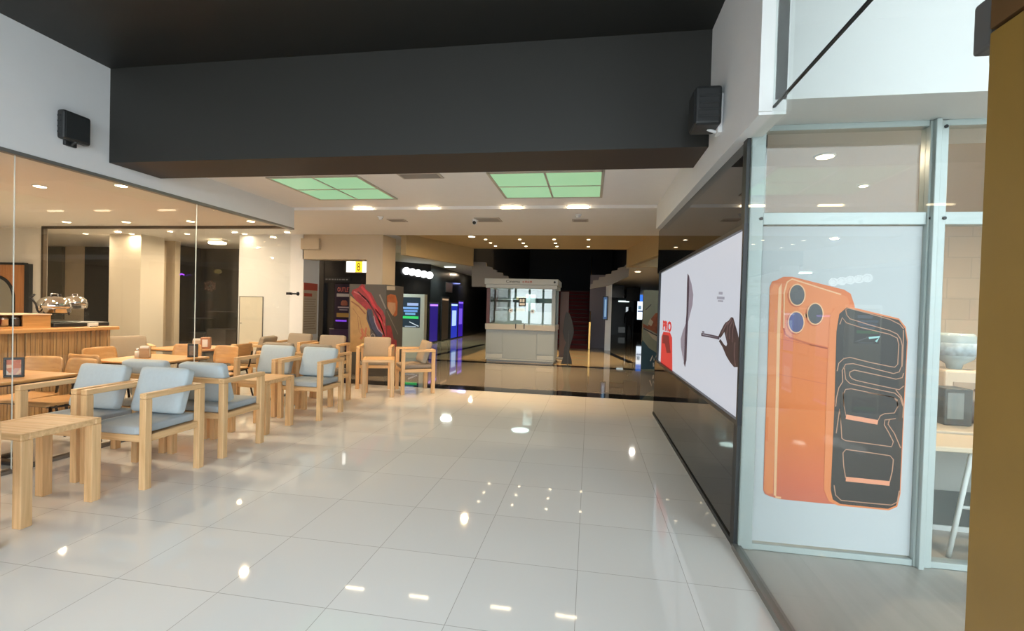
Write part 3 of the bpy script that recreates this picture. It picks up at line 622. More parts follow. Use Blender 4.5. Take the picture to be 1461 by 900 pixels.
# ------------------------------------------------------------------ speakers, camera, vents
def speaker(name, loc, rz, label, w=0.24, d=0.16, h=0.19):
    t = thing(name, loc, label, 'speaker', rz)
    B().box(-d, -0.02, -w/2, w/2, -h/2, h/2, 0.022, 3).build('cabinet', m_blk, t)
    B().box(-d-0.004, -d+0.003, -w/2+0.018, w/2-0.018, -h/2+0.018, h/2-0.018, 0.003, 2).build('grille', M('speaker_grille', (0.014, 0.017, 0.018), 0.75), t)
    for k in range(4):
        for sd in (-1, 1):
            zz = -h/2+0.05+k*0.047; B().box(-d+0.03, -0.035, sd*w/2-0.004, sd*w/2+0.004, zz, zz+0.016, 0.002).build('side_rib', m_blk, t)
    B().box(-0.03, 0.0, -0.05, 0.05, -h/2-0.035, h/2-0.03, 0.004).tube((-0.03, 0, -h/2-0.02), (-0.09, 0, -h/2+0.005), 0.012).build('bracket', m_white if 'right' in label else m_blk, t)
    return t
c = AX(103, 185, XL)
speaker('wall_speaker', (XL+0.002, c.y-0.03, c.z+0.0), PI, 'black box speaker on the white bulkhead above the cafe', 0.235, 0.10, 0.255)
sR = AX(1035, 155, XB)
speaker('wall_speaker', (XB-0.002, sR.y+0.10, sR.z+0.03), 0, 'black box speaker on the right white bulkhead', 0.22, 0.20, 0.27)

ZC2 = 2.945
q = FL(678, 313, ZC2)
t = thing('security_camera', (q.x, q.y, ZC2), 'white security camera with black lens under the ceiling beyond the beam', 'security camera')
B().lathe([(0.055, 0), (0.055, -0.02), (0.045, -0.03)], seg=20).build('base', m_white, t)
B().tube((0, 0, -0.03), (0, -0.05, -0.06), 0.04, 0.04, 18).build('body', m_white, t)
B().tube((0, -0.05, -0.06), (0, -0.06, -0.065), 0.028, 0.028, 18).build('lens', m_blk, t)
def vent(px, py, z, w, d, label):
    q = FL(px, py, z); t = thing('ceiling_vent', (q.x, q.y, z), label, 'vent', 0, None)
    B().box(-w/2, w/2, -d/2, d/2, -0.012, 0, 0.003).build('frame', M('vent_frame', (0.50, 0.45, 0.40), 0.5), t)
    g = B()
    for k in range(6): g.box(-w/2+0.03, w/2-0.03, -d/2+0.03+k*(d-0.06)/6, -d/2+0.03+(k+0.6)*(d-0.06)/6, -0.018, -0.012)
    g.build('slats', M('vent_slats', (0.36, 0.32, 0.28), 0.5), t)
vent(697, 313, ZC2, 0.42, 0.34, 'beige air vent right behind the security camera')
vent(567, 314, ZC2, 0.30, 0.22, 'small beige ceiling vent left of the security camera')
vent(828, 314, ZC2, 0.26, 0.20, 'small beige ceiling vent right of the security camera')
vent(600, 250, 2.98, 0.50, 0.22, 'pale ceiling vent between the two green light panels')
for px, py, lb in ((543, 309, 'small white dome sensor on the ceiling, left of the security camera'), (825, 306, 'small white dome sensor on the ceiling, right of the security camera')):
    q = FL(px, py, ZC2); t = thing('ceiling_sensor', (q.x, q.y, ZC2), lb, 'sensor')
    B().lathe([(0.05, 0), (0.05, -0.015), (0.04, -0.02)], seg=20).build('base', m_white, t)
    B().lathe([(0.038, -0.02), (0.034, -0.04), (0.02, -0.052), (0.005, -0.056)], seg=20).build('dome', m_white, t)
# green light panels
m_green = EMIT('green_diffuser', (0.35, 0.64, 0.36), 0.85)
for x0, x1, y0, y1, lb in ((-1.16, 0.09, 5.13, 6.29, 'green four-pane ceiling light panel on the right'), (-3.88, -2.73, 5.15, 6.27, 'green four-pane ceiling light panel on the left')):
    t = thing('ceiling_light_panel', ((x0+x1)/2, (y0+y1)/2, 2.98), lb, 'ceiling light'); w, d = x1-x0, y1-y0
    for i in (0, 1):
        for j in (0, 1):
            B().box(-w/2+i*w/2+0.012, -w/2+(i+1)*w/2-0.012, -d/2+j*d/2+0.012, -d/2+(j+1)*d/2-0.012, -0.008, 0.0).build('diffuser', m_green, t)
    f = B().box(-w/2-0.02, -w/2+0.012, -d/2-0.02, d/2+0.02, -0.014, 0).box(w/2-0.012, w/2+0.02, -d/2-0.02, d/2+0.02, -0.014, 0)
    f.box(-w/2, w/2, -d/2-0.02, -d/2+0.012, -0.014, 0).box(-w/2, w/2, d/2-0.012, d/2+0.02, -0.014, 0).box(-0.012, 0.012, -d/2, d/2, -0.014, 0).box(-w/2, w/2, -0.012, 0.012, -0.014, 0)
    f.build('frame', M('panel_frame', (0.50, 0.46, 0.38), 0.5), t)

# ------------------------------------------------------------------ downlights
def downlight(loc, label, group, power, r=0.05, color=(1, 0.72, 0.42), mat=m_lampw, spread=PI, name='recessed_downlight'):
    t = thing(name, loc, label, 'downlight', 0, group)
    B().lathe([(r*1.0, 0.0), (r*1.25, 0.0), (r*1.25, -0.006), (r, -0.010)], seg=20).build('ring', m_ring, t)
    B().lathe([(r*0.2, -0.011), (r*0.98, -0.011), (r*0.9, -0.013)], seg=20).build('bulb', mat, t)
    if power:
        l = lamp('downlight_beam', (0, 0, -0.03), power, color, r*1.6, 'AREA', spread=spread); l.parent = t
    return t
WARM = (1.0, 0.76, 0.50)
cafe = [((57, 265), 'ceiling downlight of the cafe, left one of the near row'), ((173, 264), 'ceiling downlight of the cafe, right one of the near row'),
        ((95, 316), 'cafe downlight at the left end of the rear row'), ((180, 316), 'cafe downlight, second from the left in the rear row'), ((272, 315), 'cafe downlight, third from the left in the rear row'), ((358, 315), 'cafe downlight at the right end of the rear row')]
CAFE_P = 26
for (px, lb) in cafe:
    q = FL(*px, 2.70); downlight((q.x, q.y, 2.70), lb, 'cafe downlights', CAFE_P, 0.055, WARM)
for x, y in ((-6.0, 2.1), (-7.3, 4.3), (-8.6, 2.1)):  # unseen lamps added for more light in the near cafe
    downlight((x, y, 2.70), 'unseen cafe downlight added nearer the street for more light', 'added near cafe downlights', CAFE_P, 0.055, WARM)
for px, lb in ((515, 'warm lamp at the left end of the ceiling slot'), (610, 'second warm lamp from the left in the ceiling slot'), (730, 'third warm lamp from the left in the ceiling slot'), (825, 'warm lamp at the right end of the ceiling slot')):
    q = FL(px, 297, 2.95)
    t = thing('slot_lamp', (q.x, 6.83, 2.99), lb, 'lamp', 0, 'lamps in the ceiling slot')
    B().box(-0.16, 0.16, -0.025, 0.025, -0.02, 0.0, 0.004).build('holder', m_ring, t)
    B().box(-0.15, 0.15, -0.02, 0.02, -0.045, -0.02, 0.008, 2).build('bulb', m_lampw, t)
    l = lamp('slot_beam', (0, 0.0, -0.025), 64, (1.0, 0.58, 0.24), 0.08, rot=(math.radians(34), 0, 0), spread=math.radians(84)); l.parent = t
q = FL(673, 337, ZC2); downlight((q.x, q.y, ZC2), 'bright downlight near the far edge of the white ceiling', None, 60, 0.07, (1, 0.72, 0.42))
k = 0
names = ('left end', 'second from the left', 'second from the right', 'right end')
for row, pts in enumerate((((145, 69), (454, 69), (766, 69), (1078, 71)), ((190, 101), (486, 103), (778, 103)), ((235, 130), (511, 132), (792, 133), (1076, 136)))):
    for ci, (x, y) in enumerate(pts):
        q = FL(670+x/6.352, 330+y/6.352, 3.075)
        downlight((q.x, q.y, 3.075), 'small downlight in the ochre ceiling, %s row, %s' % (('near', 'middle', 'far')[row], names[ci]), 'ochre ceiling downlights', 6 if row != 1 else 0, 0.035, (1, 0.66, 0.30), m_lampw, spread=math.radians(75))
q = AY(1177, 222, 4.6); downlight((FL(1177, 222, 2.72).x, FL(1177, 222, 2.72).y, 2.72), 'bright downlight in the shop ceiling above the phone poster', None, 30, 0.06, (1, 0.76, 0.52))
q = FL(1232, 264, 2.72); downlight((q.x, q.y, 2.72), 'smaller downlight deeper in the shop ceiling', None, 16, 0.035, (1, 0.76, 0.52))
downlight((3.6, 4.6, 2.72), 'shop downlight over the counter', None, 36, 0.05, (1, 0.76, 0.52))
q = FL(676, 391, 3.1); downlight((q.x, q.y, 3.1), 'downlight under the far left passage ceiling', None, 30, 0.09, (1, 0.8, 0.55))
q = FL(910, 387, 2.66); downlight((q.x, q.y, 2.66), 'white downlight under the far right passage ceiling', None, 35, 0.08, (1, 0.95, 0.85))
for px, lb in ((188, 'ceiling downlight behind the rear cafe glass, left one'), (267, 'ceiling downlight behind the rear cafe glass, middle one'), (349, 'ceiling downlight behind the rear cafe glass, right one before the white pier')):
    q = FL(px, 333, ZC2); downlight((q.x, q.y, ZC2), lb, 'downlights behind the cafe', 9 if px < 300 else 2, 0.05, WARM)
for x, y in ((-11.6, 9.2), (-9.3, 8.1), (-7.4, 8.1)):  # lamps added to brighten the walls and columns behind the cafe
    downlight((x, y, ZC2), 'ceiling downlight added to brighten the passage behind the cafe, out of direct view', 'added passage downlights', 90 if x < -11 else 34, 0.05, WARM)
q = FL(311, 343, 2.945)
t = thing('ceiling_floodlight', (AY(311, 343, 10.2).x, 10.2, 2.945), 'bright warm flood lamp under the ceiling over the dark shop window', 'lamp')
B().box(-0.20, 0.20, -0.10, 0.10, -0.05, 0, 0.01).build('housing', m_ring, t)
B().box(-0.18, 0.18, -0.115, 0.08, -0.10, -0.05, 0.02, 2).build('bulb', m_lampw, t)
l = lamp('flood_beam', (0, -0.05, -0.14), 50, WARM, 0.2); l.parent = t
lamp('passage_fill_a', (-6.0, 22, 2.6), 6, (0.35, 0.4, 1.0), 0.4)

# ------------------------------------------------------------------ armchairs and low tables in pale wood
def make_armchair(fab, fab2):
    """faces -y; leg centres 0.545 apart, 0.51 deep"""
    t = thing('armchair', (0, 0, 0), 'pale wooden armchair', 'armchair')
    hw, hd, s = 0.2725, 0.255, 0.029
    for sx in (-1, 1):
        for sy in (-1, 1):
            B().box(sx*hw-s, sx*hw+s, sy*hd-s, sy*hd+s, 0, 0.705, 0.005, 2).build('leg', m_wz, t)
        B().box(sx*hw-s, sx*hw+s, -hd-s, hd+s, 0.706, 0.748, 0.006, 2).build('arm_rail', m_wy, t)
        B().box(sx*hw-0.016, sx*hw+0.016, -hd+s, hd-s, 0.365, 0.420, 0.004).build('side_rail', m_wy, t)
    B().box(-hw+s, hw-s, hd-s, hd+s, 0.700, 0.748, 0.005, 2).build('back_rail', m_wx, t)
    B().box(-hw+s, hw-s, -hd-0.016, -hd+0.016, 0.365, 0.420, 0.004).build('front_rail', m_wx, t)
    B().box(-hw+s, hw-s, hd-0.016, hd+0.016, 0.365, 0.420, 0.004).build('rear_rail', m_wx, t)
    f = B()
    for k in range(5): f.box(-hw+0.02, hw-0.02, -hd+0.04+k*0.1, -hd+0.10+k*0.1, 0.396, 0.412)
    B().box(-hw+0.017, hw-0.017, -hd+0.02, hd-0.02, 0.402, 0.414).build('seat_board', m_wx, t); f.bm.free()
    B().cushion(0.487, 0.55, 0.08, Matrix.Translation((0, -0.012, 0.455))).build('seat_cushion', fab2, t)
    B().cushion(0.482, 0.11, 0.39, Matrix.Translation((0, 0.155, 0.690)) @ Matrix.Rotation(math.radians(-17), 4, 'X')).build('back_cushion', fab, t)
    return t
blue = make_armchair(m_fab, m_fab2); taupe = make_armchair(m_tau, m_tau2)
_used = set()
def armchair(kind, x, y, rz, label, group='armchairs along the cafe glass'):
    if kind not in _used:
        _used.add(kind); kind.location = (x, y, 0); kind.rotation_euler = (0, 0, rz); kind['label'] = label; kind['group'] = group; return kind
    return dup(kind, (x, y, 0), rz, label, group)
CX = -3.655
armchair(blue, CX, 3.40, 0, 'nearest blue-grey cushioned wooden armchair on the passage side, beside the low table')
armchair(blue, CX-0.64, 3.40, 0, 'blue-grey armchair against the glass, left of the nearest passage-side armchair')
armchair(blue, CX, 4.185, PI, 'blue-grey armchair turned away, back to back with the nearest passage-side armchair')
armchair(blue, CX-0.64, 4.185, PI, 'blue-grey armchair turned away beside the glass, only its cushion top showing')
armchair(blue, CX+0.05, 5.72, 0, 'blue-grey armchair behind the second low table, on the passage side')
armchair(blue, CX-0.60, 5.74, 0, 'blue-grey armchair behind the second low table, on the glass side')
armchair(taupe, CX-0.26, 6.50, PI, 'warm-light-tinted armchair turned away behind the second blue-grey pair')
armchair(taupe, CX-0.88, 6.52, PI, 'warm-light-tinted armchair turned away beside the far glass edge')
armchair(blue, CX, 1.93, PI, 'armchair at the left picture edge turned towards the nearest low table')
armchair(taupe, -3.80, 8.02, math.radians(18), 'warm-light-tinted armchair behind the farthest low table, in front of the printed pillar', 'armchairs at the end of the row')
armchair(taupe, -2.97, 7.79, math.radians(-57), 'warm-light-tinted armchair turned sideways at the far end, on the edge of the open passage', 'armchairs at the end of the row')
armchair(taupe, -4.75, 8.05, math.radians(8), 'warm-light-tinted armchair beyond the glass edge, right one of two', 'armchairs past the cafe glass')
armchair(taupe, -5.55, 8.20, 0, 'warm-light-tinted armchair beyond the glass edge, left one of two', 'armchairs past the cafe glass')

def make_low_table():
    t = thing('low_table', (0, 0, 0), 'low table', 'side table')
    h, s = 0.215, 0.034
    for sx in (-1, 1):
        for sy in (-1, 1): B().box(sx*h-s, sx*h+s, sy*h-s, sy*h+s, 0, 0.562, 0.006, 2).build('leg', m_wz, t)
    o = h+s
    B().box(-o, o, -o, -o+0.045, 0.562, 0.605, 0.005).box(-o, o, o-0.045, o, 0.562, 0.605, 0.005).box(-o, -o+0.045, -o+0.046, o-0.046, 0.562, 0.605, 0.005).box(o-0.045, o, -o+0.046, o-0.046, 0.562, 0.605, 0.005).build('top_frame', m_wx, t)
    b = B()
    for k in range(4):
        w = (2*o-0.094)/4; b.box(-o+0.047, o-0.047, -o+0.047+k*w+0.001, -o+0.047+(k+1)*w-0.001, 0.575, 0.603, 0.002)
    b.build('top_boards', m_wx, t)
    return t
lt0 = make_low_table(); lt0.location = (-3.757, 2.665, 0); lt0['label'] = 'nearest low square table of pale wood, at the left foreground'; lt0['group'] = 'low wooden tables'
dup(lt0, (-3.757, 4.95, 0), 0, 'low wooden table between the two pairs of blue-grey armchairs')
dup(lt0, (-3.40, 7.29, 0), math.radians(23), 'farthest low wooden table, turned slightly, before the printed pillar')

# ------------------------------------------------------------------ cafe furniture behind the glass
def make_cafe_table(w=0.8, d=0.85):
    t = thing('cafe_table', (0, 0, 0), 'table', 'table')
    b = B(); b.box(-w/2, w/2, -d/2, d/2, 0.725, 0.752, 0.012, 3); b.build('table_top', m_tab, t)
    B().box(-w/2+0.02, w/2-0.02, -d/2+0.02, d/2-0.02, 0.712, 0.725).build('under_frame', M('dark_under_frame', (0.06, 0.03, 0.015), 0.5), t)
    B().box(-0.04, 0.04, -0.04, 0.04, 0.03, 0.712, 0.006).build('pedestal', m_blkmetal, t)
    B().box(-0.30, 0.30, -0.035, 0.035, 0.0, 0.035, 0.008).box(-0.035, 0.035, -0.30, 0.30, 0.0, 0.035, 0.008).build('foot', m_blkmetal, t)
    return t
ct = make_cafe_table(); ct.location = (-5.19, 3.34, 0); ct['label'] = 'honey wood cafe table nearest the camera behind the glass, with a picture frame on it'; ct['group'] = 'cafe tables'
dup(ct, (-5.27, 4.99, 0), PI/2, 'middle honey wood cafe table with shakers and a black frame on it')
dup(ct, (-5.98, 6.33, 0), PI/2, 'farthest honey wood cafe table, holding a condiment set')

def make_ply_chair():
    """faces -y"""
    t = thing('plywood_chair', (0, 0, 0), 'chair', 'chair')
    def curved(w, prof, bend, th):
        b = B(); n = 12; g = []
        for (yy, zz, ww) in prof:
            row = []
            for i in range(n+1):
                u = -1+2*i/n; row.append(V((u*ww/2, yy-bend*(1-u*u)*-1 - bend, zz)))
            g.append(row)
        f = [[b.bm.verts.new(p) for p in r] for r in g]; k = [[b.bm.verts.new(p+V((0, th[0], th[1]))) for p in r] for r in g]
        m = len(g)
        for i in range(m-1):
            for j in range(n):
                b.bm.faces.new((f[i][j], f[i][j+1], f[i+1][j+1], f[i+1][j])).smooth = True
                b.bm.faces.new((k[i][j+1], k[i][j], k[i+1][j], k[i+1][j+1])).smooth = True
        for j in range(n):
            b.bm.faces.new((f[0][j+1], f[0][j], k[0][j], k[0][j+1])); b.bm.faces.new((f[-1][j], f[-1][j+1], k[-1][j+1], k[-1][j]))
        for i in range(m-1):
            b.bm.faces.new((f[i][0], f[i+1][0], k[i+1][0], k[i][0])); b.bm.faces.new((f[i+1][-1], f[i][-1], k[i][-1], k[i+1][-1]))
        return b
    curved(0.42, [(0.20, 0.60, 0.34), (0.205, 0.625, 0.40), (0.215, 0.68, 0.43), (0.23, 0.76, 0.43), (0.24, 0.82, 0.41), (0.245, 0.845, 0.36)], 0.05, (0.014, 0)).build('backrest', m_ply, t)
    curved(0.42, [(-0.22, 0.440, 0.36), (-0.20, 0.452, 0.42), (0.0, 0.455, 0.43), (0.16, 0.452, 0.40), (0.20, 0.462, 0.34)], 0.0, (0, 0.016)).build('seat', m_ply, t)
    for s in (-1, 1):
        B().tube((s*0.16, -0.17, 0.44), (s*0.20, -0.21, 0), 0.012).build('leg', m_blkmetal, t)
        B().tube((s*0.16, 0.14, 0.44), (s*0.20, 0.24, 0), 0.012).build('leg', m_blkmetal, t)
        B().path([(s*0.15, 0.10, 0.435), (s*0.15, 0.185, 0.46), (s*0.15, 0.245, 0.72)], 0.012).build('back_strut', m_blkmetal, t)
    B().path([(-0.17, -0.17, 0.43), (0.17, -0.17, 0.43), (0.17, 0.14, 0.43), (-0.17, 0.14, 0.43), (-0.17, -0.17, 0.43)], 0.010).build('under_frame', m_blkmetal, t)
    return t
pc = make_ply_chair(); pc.location = (-5.60, 3.87, 0); pc.rotation_euler = (0, 0, 0.15); pc['label'] = 'plywood chair at the far side of the nearest cafe table, left one'; pc['group'] = 'plywood cafe chairs'
for x, y, rz, lb in ((-5.13, 3.85, -0.1, 'plywood chair at the far side of the nearest cafe table, right one'),
                     (-5.95, 5.06, -PI/2+PI, 'plywood chair at the left end of the middle cafe table'),
                     (-5.55, 4.60, PI, 'plywood chair tucked under the near side of the middle cafe table'),
                     (-5.05, 5.70, -0.12, 'plywood chair at the far side of the middle cafe table, right one'),
                     (-5.62, 5.68, 0.1, 'plywood chair at the far side of the middle cafe table, left one'),
                     (-5.33, 6.32, -PI/2, 'plywood chair at the right end of the farthest cafe table')):
    dup(pc, (x, y, 0), rz, lb)
armchair(taupe, -7.05, 6.25, math.radians(55), 'taupe armchair inside the cafe, left of the farthest table', 'armchairs past the cafe glass')
armchair(taupe, -5.72, 7.40, math.radians(-80), 'taupe armchair just beyond the rear cafe glass, before the white pier', 'armchairs past the cafe glass')

# things on the cafe tables
def menu_frame(px, py, X, w, h, label, pic, rz=PI/2):
    q = AX(px, py, X); t = thing('picture_frame', (X, q.y, 0.753), label, 'picture frame', rz, 'table-top frames')
    f = 0.02
    B().box(-w/2, w/2, -0.012, 0.008, 0, f, 0.003).box(-w/2, w/2, -0.012, 0.008, h-f, h, 0.003).box(-w/2, -w/2+f, -0.012, 0.008, f, h-f, 0.003).box(w/2-f, w/2, -0.012, 0.008, f, h-f, 0.003).build('frame', m_blk, t)
    B().box(-w/2+f, w/2-f, -0.006, 0.006, f, h-f).build('picture', pic, t)
    B().box(-0.03, 0.03, 0.008, 0.07, 0, 0.008).build('stand', m_blk, t)
m_pic = bpy.data.materials.new('food_photo_print'); m_pic.use_nodes = True
_nt = m_pic.node_tree; _n = _nt.nodes.new('ShaderNodeTexVoronoi'); _n.inputs['Scale'].default_value = 22
_cr = _nt.nodes.new('ShaderNodeValToRGB'); _e = _cr.color_ramp.elements
_e[0].color = (0.75, 0.74, 0.70, 1); _e[1].color = (0.25, 0.40, 0.35, 1); _x = _e.new(0.35); _x.color = (0.75, 0.50, 0.30, 1); _x = _e.new(0.55); _x.color = (0.5, 0.12, 0.06, 1); _x = _e.new(0.75); _x.color = (0.8, 0.8, 0.76, 1)
_tc = _nt.nodes.new('ShaderNodeTexCoord'); _nt.links.new(_tc.outputs['Object'], _n.inputs['Vector']); _nt.links.new(_n.outputs['Color'], _cr.inputs[0]); _nt.links.new(_cr.outputs[0], _nt.nodes['Principled BSDF'].inputs[0])
m_pic2 = M('dark_photo_print', (0.16, 0.12, 0.09), 0.4, var=0.6, vs=30)
menu_frame(20, 539, -5.03, 0.135, 0.175, 'black picture frame with a food photo on the nearest cafe table', m_pic, math.radians(40))
menu_frame(275, 512, -4.98, 0.115, 0.165, 'small dark picture frame on the right end of the middle cafe table', m_pic2, math.radians(30))
def shaker(loc, label, mt, r=0.022, h=0.085, grp='shakers on the middle table'):
    t = thing('shaker', loc, label, 'shaker', 0, grp)
    B().lathe([(r, 0), (r, h*0.55), (r*0.8, h*0.7)], seg=16).build('jar', mt, t); B().lathe([(r*0.82, h*0.7), (r*0.86, h*0.9), (r*0.4, h)], seg=16).build('cap', m_metal, t)
m_wht = M('white_ceramic', (0.78, 0.74, 0.66), 0.35)
q = AX(196, 512, -5.45); shaker((-5.45, q.y, 0.753), 'white shaker left of the napkin holder on the middle cafe table', m_wht, 0.028, 0.12)
def napkins(loc, label, mt, rz=0.5):
    t = thing('napkin_holder', loc, label, 'napkin holder', rz)
    B().box(-0.05, 0.05, -0.035, 0.035, 0, 0.012, 0.003).box(-0.05, 0.05, -0.035, -0.029, 0, 0.12, 0.002).box(-0.05, 0.05, 0.029, 0.035, 0, 0.12, 0.002).build('holder', mt, t)
    B().box(-0.045, 0.045, -0.028, 0.028, 0.012, 0.145, 0.003).build('napkins', m_wht, t)
q = AX(207, 511, -5.37); napkins((-5.37, q.y, 0.753), 'wooden napkin holder on the middle cafe table', M('holder_wood', (0.40, 0.26, 0.14), 0.5))
q = AX(281, 494, -5.82); napkins((-5.82, q.y, 0.753), 'pale napkin holder on the farthest cafe table', M('holder_pale', (0.55, 0.45, 0.34), 0.5))
q = AX(292, 494, -5.68); t = thing('menu_box', (-5.66, q.y, 0.753), 'reddish brown menu box beside the napkin holder on the farthest cafe table', 'menu box', 0.5)
B().box(-0.06, 0.06, -0.05, 0.05, 0, 0.17, 0.004).build('box', M('box_brown', (0.42, 0.18, 0.08), 0.5), t); B().box(-0.035, 0.035, -0.053, -0.05, 0.03, 0.14).build('card', m_wht, t)

# counter with vertical slats
cn = thing('cafe_counter', (-6.25, 1.0, 0), 'long cafe counter clad in vertical wooden slats', 'counter')
sl = B().box(-0.68, -0.03, 0, 4.30, 0.0, 1.055)
yy = 0.0
while yy < 4.29:
    w = random.choice((0.022, 0.03, 0.04)); dth = random.choice((0.0, 0.008, 0.014))
    sl.box(-0.03, -0.012+dth, yy, yy+w, 0.02, 1.055, 0.002); yy += w+0.006
sl.build('slatted_body', m_slat, cn)
B().box(-0.74, 0.06, -0.02, 4.36, 1.056, 1.10, 0.008, 2).build('counter_top', WOOD('counter_wood', (0.62, 0.34, 0.13), (0.48, 0.24, 0.09), 'y', 0.35), cn)
XC = -6.62
def cp(px, py=463): q = AX(px, py, XC); return q.y
zc = 1.101
# clear riser with dishes
t = thing('display_riser', (XC, cp(78), zc), 'clear display riser on a black base on the counter', 'display stand')
B().box(-0.34, 0.22, -0.17, 0.50, 0, 0.05, 0.006).build('base', m_blk, t)
B().box(-0.20, 0.20, -0.15, 0.15, 0.05, 0.14).build('clear_block', m_glass, t)
B().box(-0.32, -0.08, 0.22, 0.48, 0.05, 0.188).build('clear_case', m_glass, t)
def chafer(loc, label, s=1.0, grp='chafing dishes on the counter'):
    t = thing('chafing_dish', loc, label, 'chafing dish', 0, grp)
    B().lathe([(0.16*s, 0.0), (0.20*s, 0.02*s), (0.205*s, 0.075*s), (0.22*s, 0.08*s)], seg=32).build('pan', m_chrome, t)
    B().lathe([(0.215*s, 0.082*s), (0.212*s, 0.14*s), (0.19*s, 0.20*s), (0.145*s, 0.245*s), (0.08*s, 0.27*s), (0.02*s, 0.278*s)], seg=32).build('lid', m_chrome, t)
    B().path([(0.0, -0.05*s, 0.27*s), (0.0, -0.05*s, 0.315*s), (0.0, 0.05*s, 0.315*s), (0.0, 0.05*s, 0.27*s)], 0.008*s).build('lid_handle', m_metal, t)
    for a in (0.4, PI-0.4, -PI/2+0.3):
        B().tube((0.19*s*math.cos(a), 0.19*s*math.sin(a), 0.05*s), (0.2*s*math.cos(a), 0.2*s*math.sin(a), -0.02*s), 0.01*s).build('foot', m_blkmetal, t)
    B().path([(0.0, -0.21*s, 0.02*s), (0.0, -0.235*s, 0.06*s), (0.0, -0.25*s, 0.14*s), (0.0, -0.32*s, 0.25*s), (0.0, -0.27*s, 0.30*s)], 0.014*s).build('hinge_arm', m_blkmetal, t)
chafer((XC+0.05, cp(75)-0.02, zc+0.16), 'larger chrome chafing dish with raised arm, on the clear riser', 0.78)
_d2 = AX(107, 433, -6.83)
chafer((-6.83, _d2.y, zc+0.215), 'lower chrome chafing dish right of the larger one', 0.62)
t = thing('wooden_crate', (XC-0.02, cp(10), zc), 'shallow wooden crate of pots at the left of the counter', 'crate')
B().box(-0.22, 0.22, -0.30, 0.30, 0.0, 0.02).box(-0.22, -0.20, -0.30, 0.30, 0.02, 0.15).box(0.20, 0.22, 0.02, 0.30, 0.02, 0.15).box(-0.20, 0.20, 0.28, 0.30, 0.02, 0.15).box(-0.20, 0.20, -0.30, -0.28, 0.02, 0.15).build('crate', m_tab, t)
B().box(-0.22, 0.24, -0.30, 0.30, 0.15, 0.163, 0.003).build('lid', M('crate_lid', (0.66, 0.52, 0.38), 0.4), t)
for k, (dy, mt, lb) in enumerate(((-0.22, M('red_pot', (0.45, 0.04, 0.03), 0.35), 'small red pot in the crate on the counter'), (-0.11, m_chrome, 'chrome pot beside the red pot in the crate'), (0.0, M('dark_pot', (0.08, 0.07, 0.06), 0.35), 'dark pot right of the chrome pot in the crate'))):
    t = thing('pot', (XC+0.12, cp(10)+dy, zc+0.021), lb, 'pot')
    B().lathe([(0.035, 0), (0.045, 0.02), (0.045, 0.08), (0.05, 0.085)], seg=18).build('body', mt, t); B().lathe([(0.046, 0.086), (0.03, 0.105), (0.012, 0.112), (0.012, 0.12)], seg=18).build('lid', m_metal, t)
t = thing('price_card', (-6.30, cp(103), zc), 'small white price card on the counter edge', 'card')
B().box(-0.012, 0.012, -0.06, 0.06, 0, 0.045, 0.002).build('card', m_wht, t); B().box(-0.02, 0.02, -0.05, 0.05, 0, 0.008).build('foot', m_blk, t)

# ------------------------------------------------------------------ printed wrap round the pillar foot
YW, XW = 9.19, -4.165
wr = thing('printed_pillar_wrap', (-4.57, 9.6, 0), 'dark printed wrap with red and blue sweeps round the beige pillar foot', 'advertising board')
def wobj(name, b, mt):
    o = b.build(name, mt); o.parent = wr; o.matrix_parent_inverse = Matrix.Translation(-wr.location); return o
wobj('board', B().box(-4.985, -4.672, YW, 10.1, 0, 1.90).box(-4.672, -4.308, YW, 9.298, 0, 1.90).box(-4.308, XW, YW, 10.1, 0, 1.90).box(-4.672, -4.308, 9.952, 10.1, 0, 1.90), M('print_dark_grey', (0.075, 0.070, 0.065), 0.45))
def WP(lst, k=0): return [AY(x, y, YW-0.001-0.001*k) for x, y in cpt(lst, 495, 395, 7.2)]
def WS(lst, k=0): return [AX(x, y, XW+0.001+0.001*k) for x, y in cpt(lst, 495, 395, 7.2)]
OW = (0, -0.001, 0); OS = (0.001, 0, 0)
wobj('tan_field', B().plate(WP([(34, 190), (110, 255), (205, 345), (200, 430), (240, 540), (240, 660), (330, 700), (320, 770), (34, 770)]), OW), M('print_tan', (0.40, 0.24, 0.10), 0.5, var=0.3, vs=6))
m_pr = M('print_crimson', (0.28, 0.022, 0.035), 0.45, var=0.5, vs=14)
wobj('red_sweep', B().plate(WP([(45, 165), (60, 130), (110, 115), (155, 72), (185, 85), (190, 125), (250, 165), (275, 215), (310, 285), (370, 350), (395, 420), (400, 560), (402, 700), (385, 690), (360, 600), (320, 520), (285, 440), (262, 340), (215, 320), (205, 345), (150, 290), (90, 240)], 1), OW), m_pr)
wobj('blue_sweep', B().plate(WP([(205, 350), (250, 330), (262, 420), (300, 500), (375, 585), (345, 620), (300, 600), (250, 540), (215, 470)], 2), OW), M('print_navy', (0.035, 0.045, 0.09), 0.45, var=0.4, vs=14))
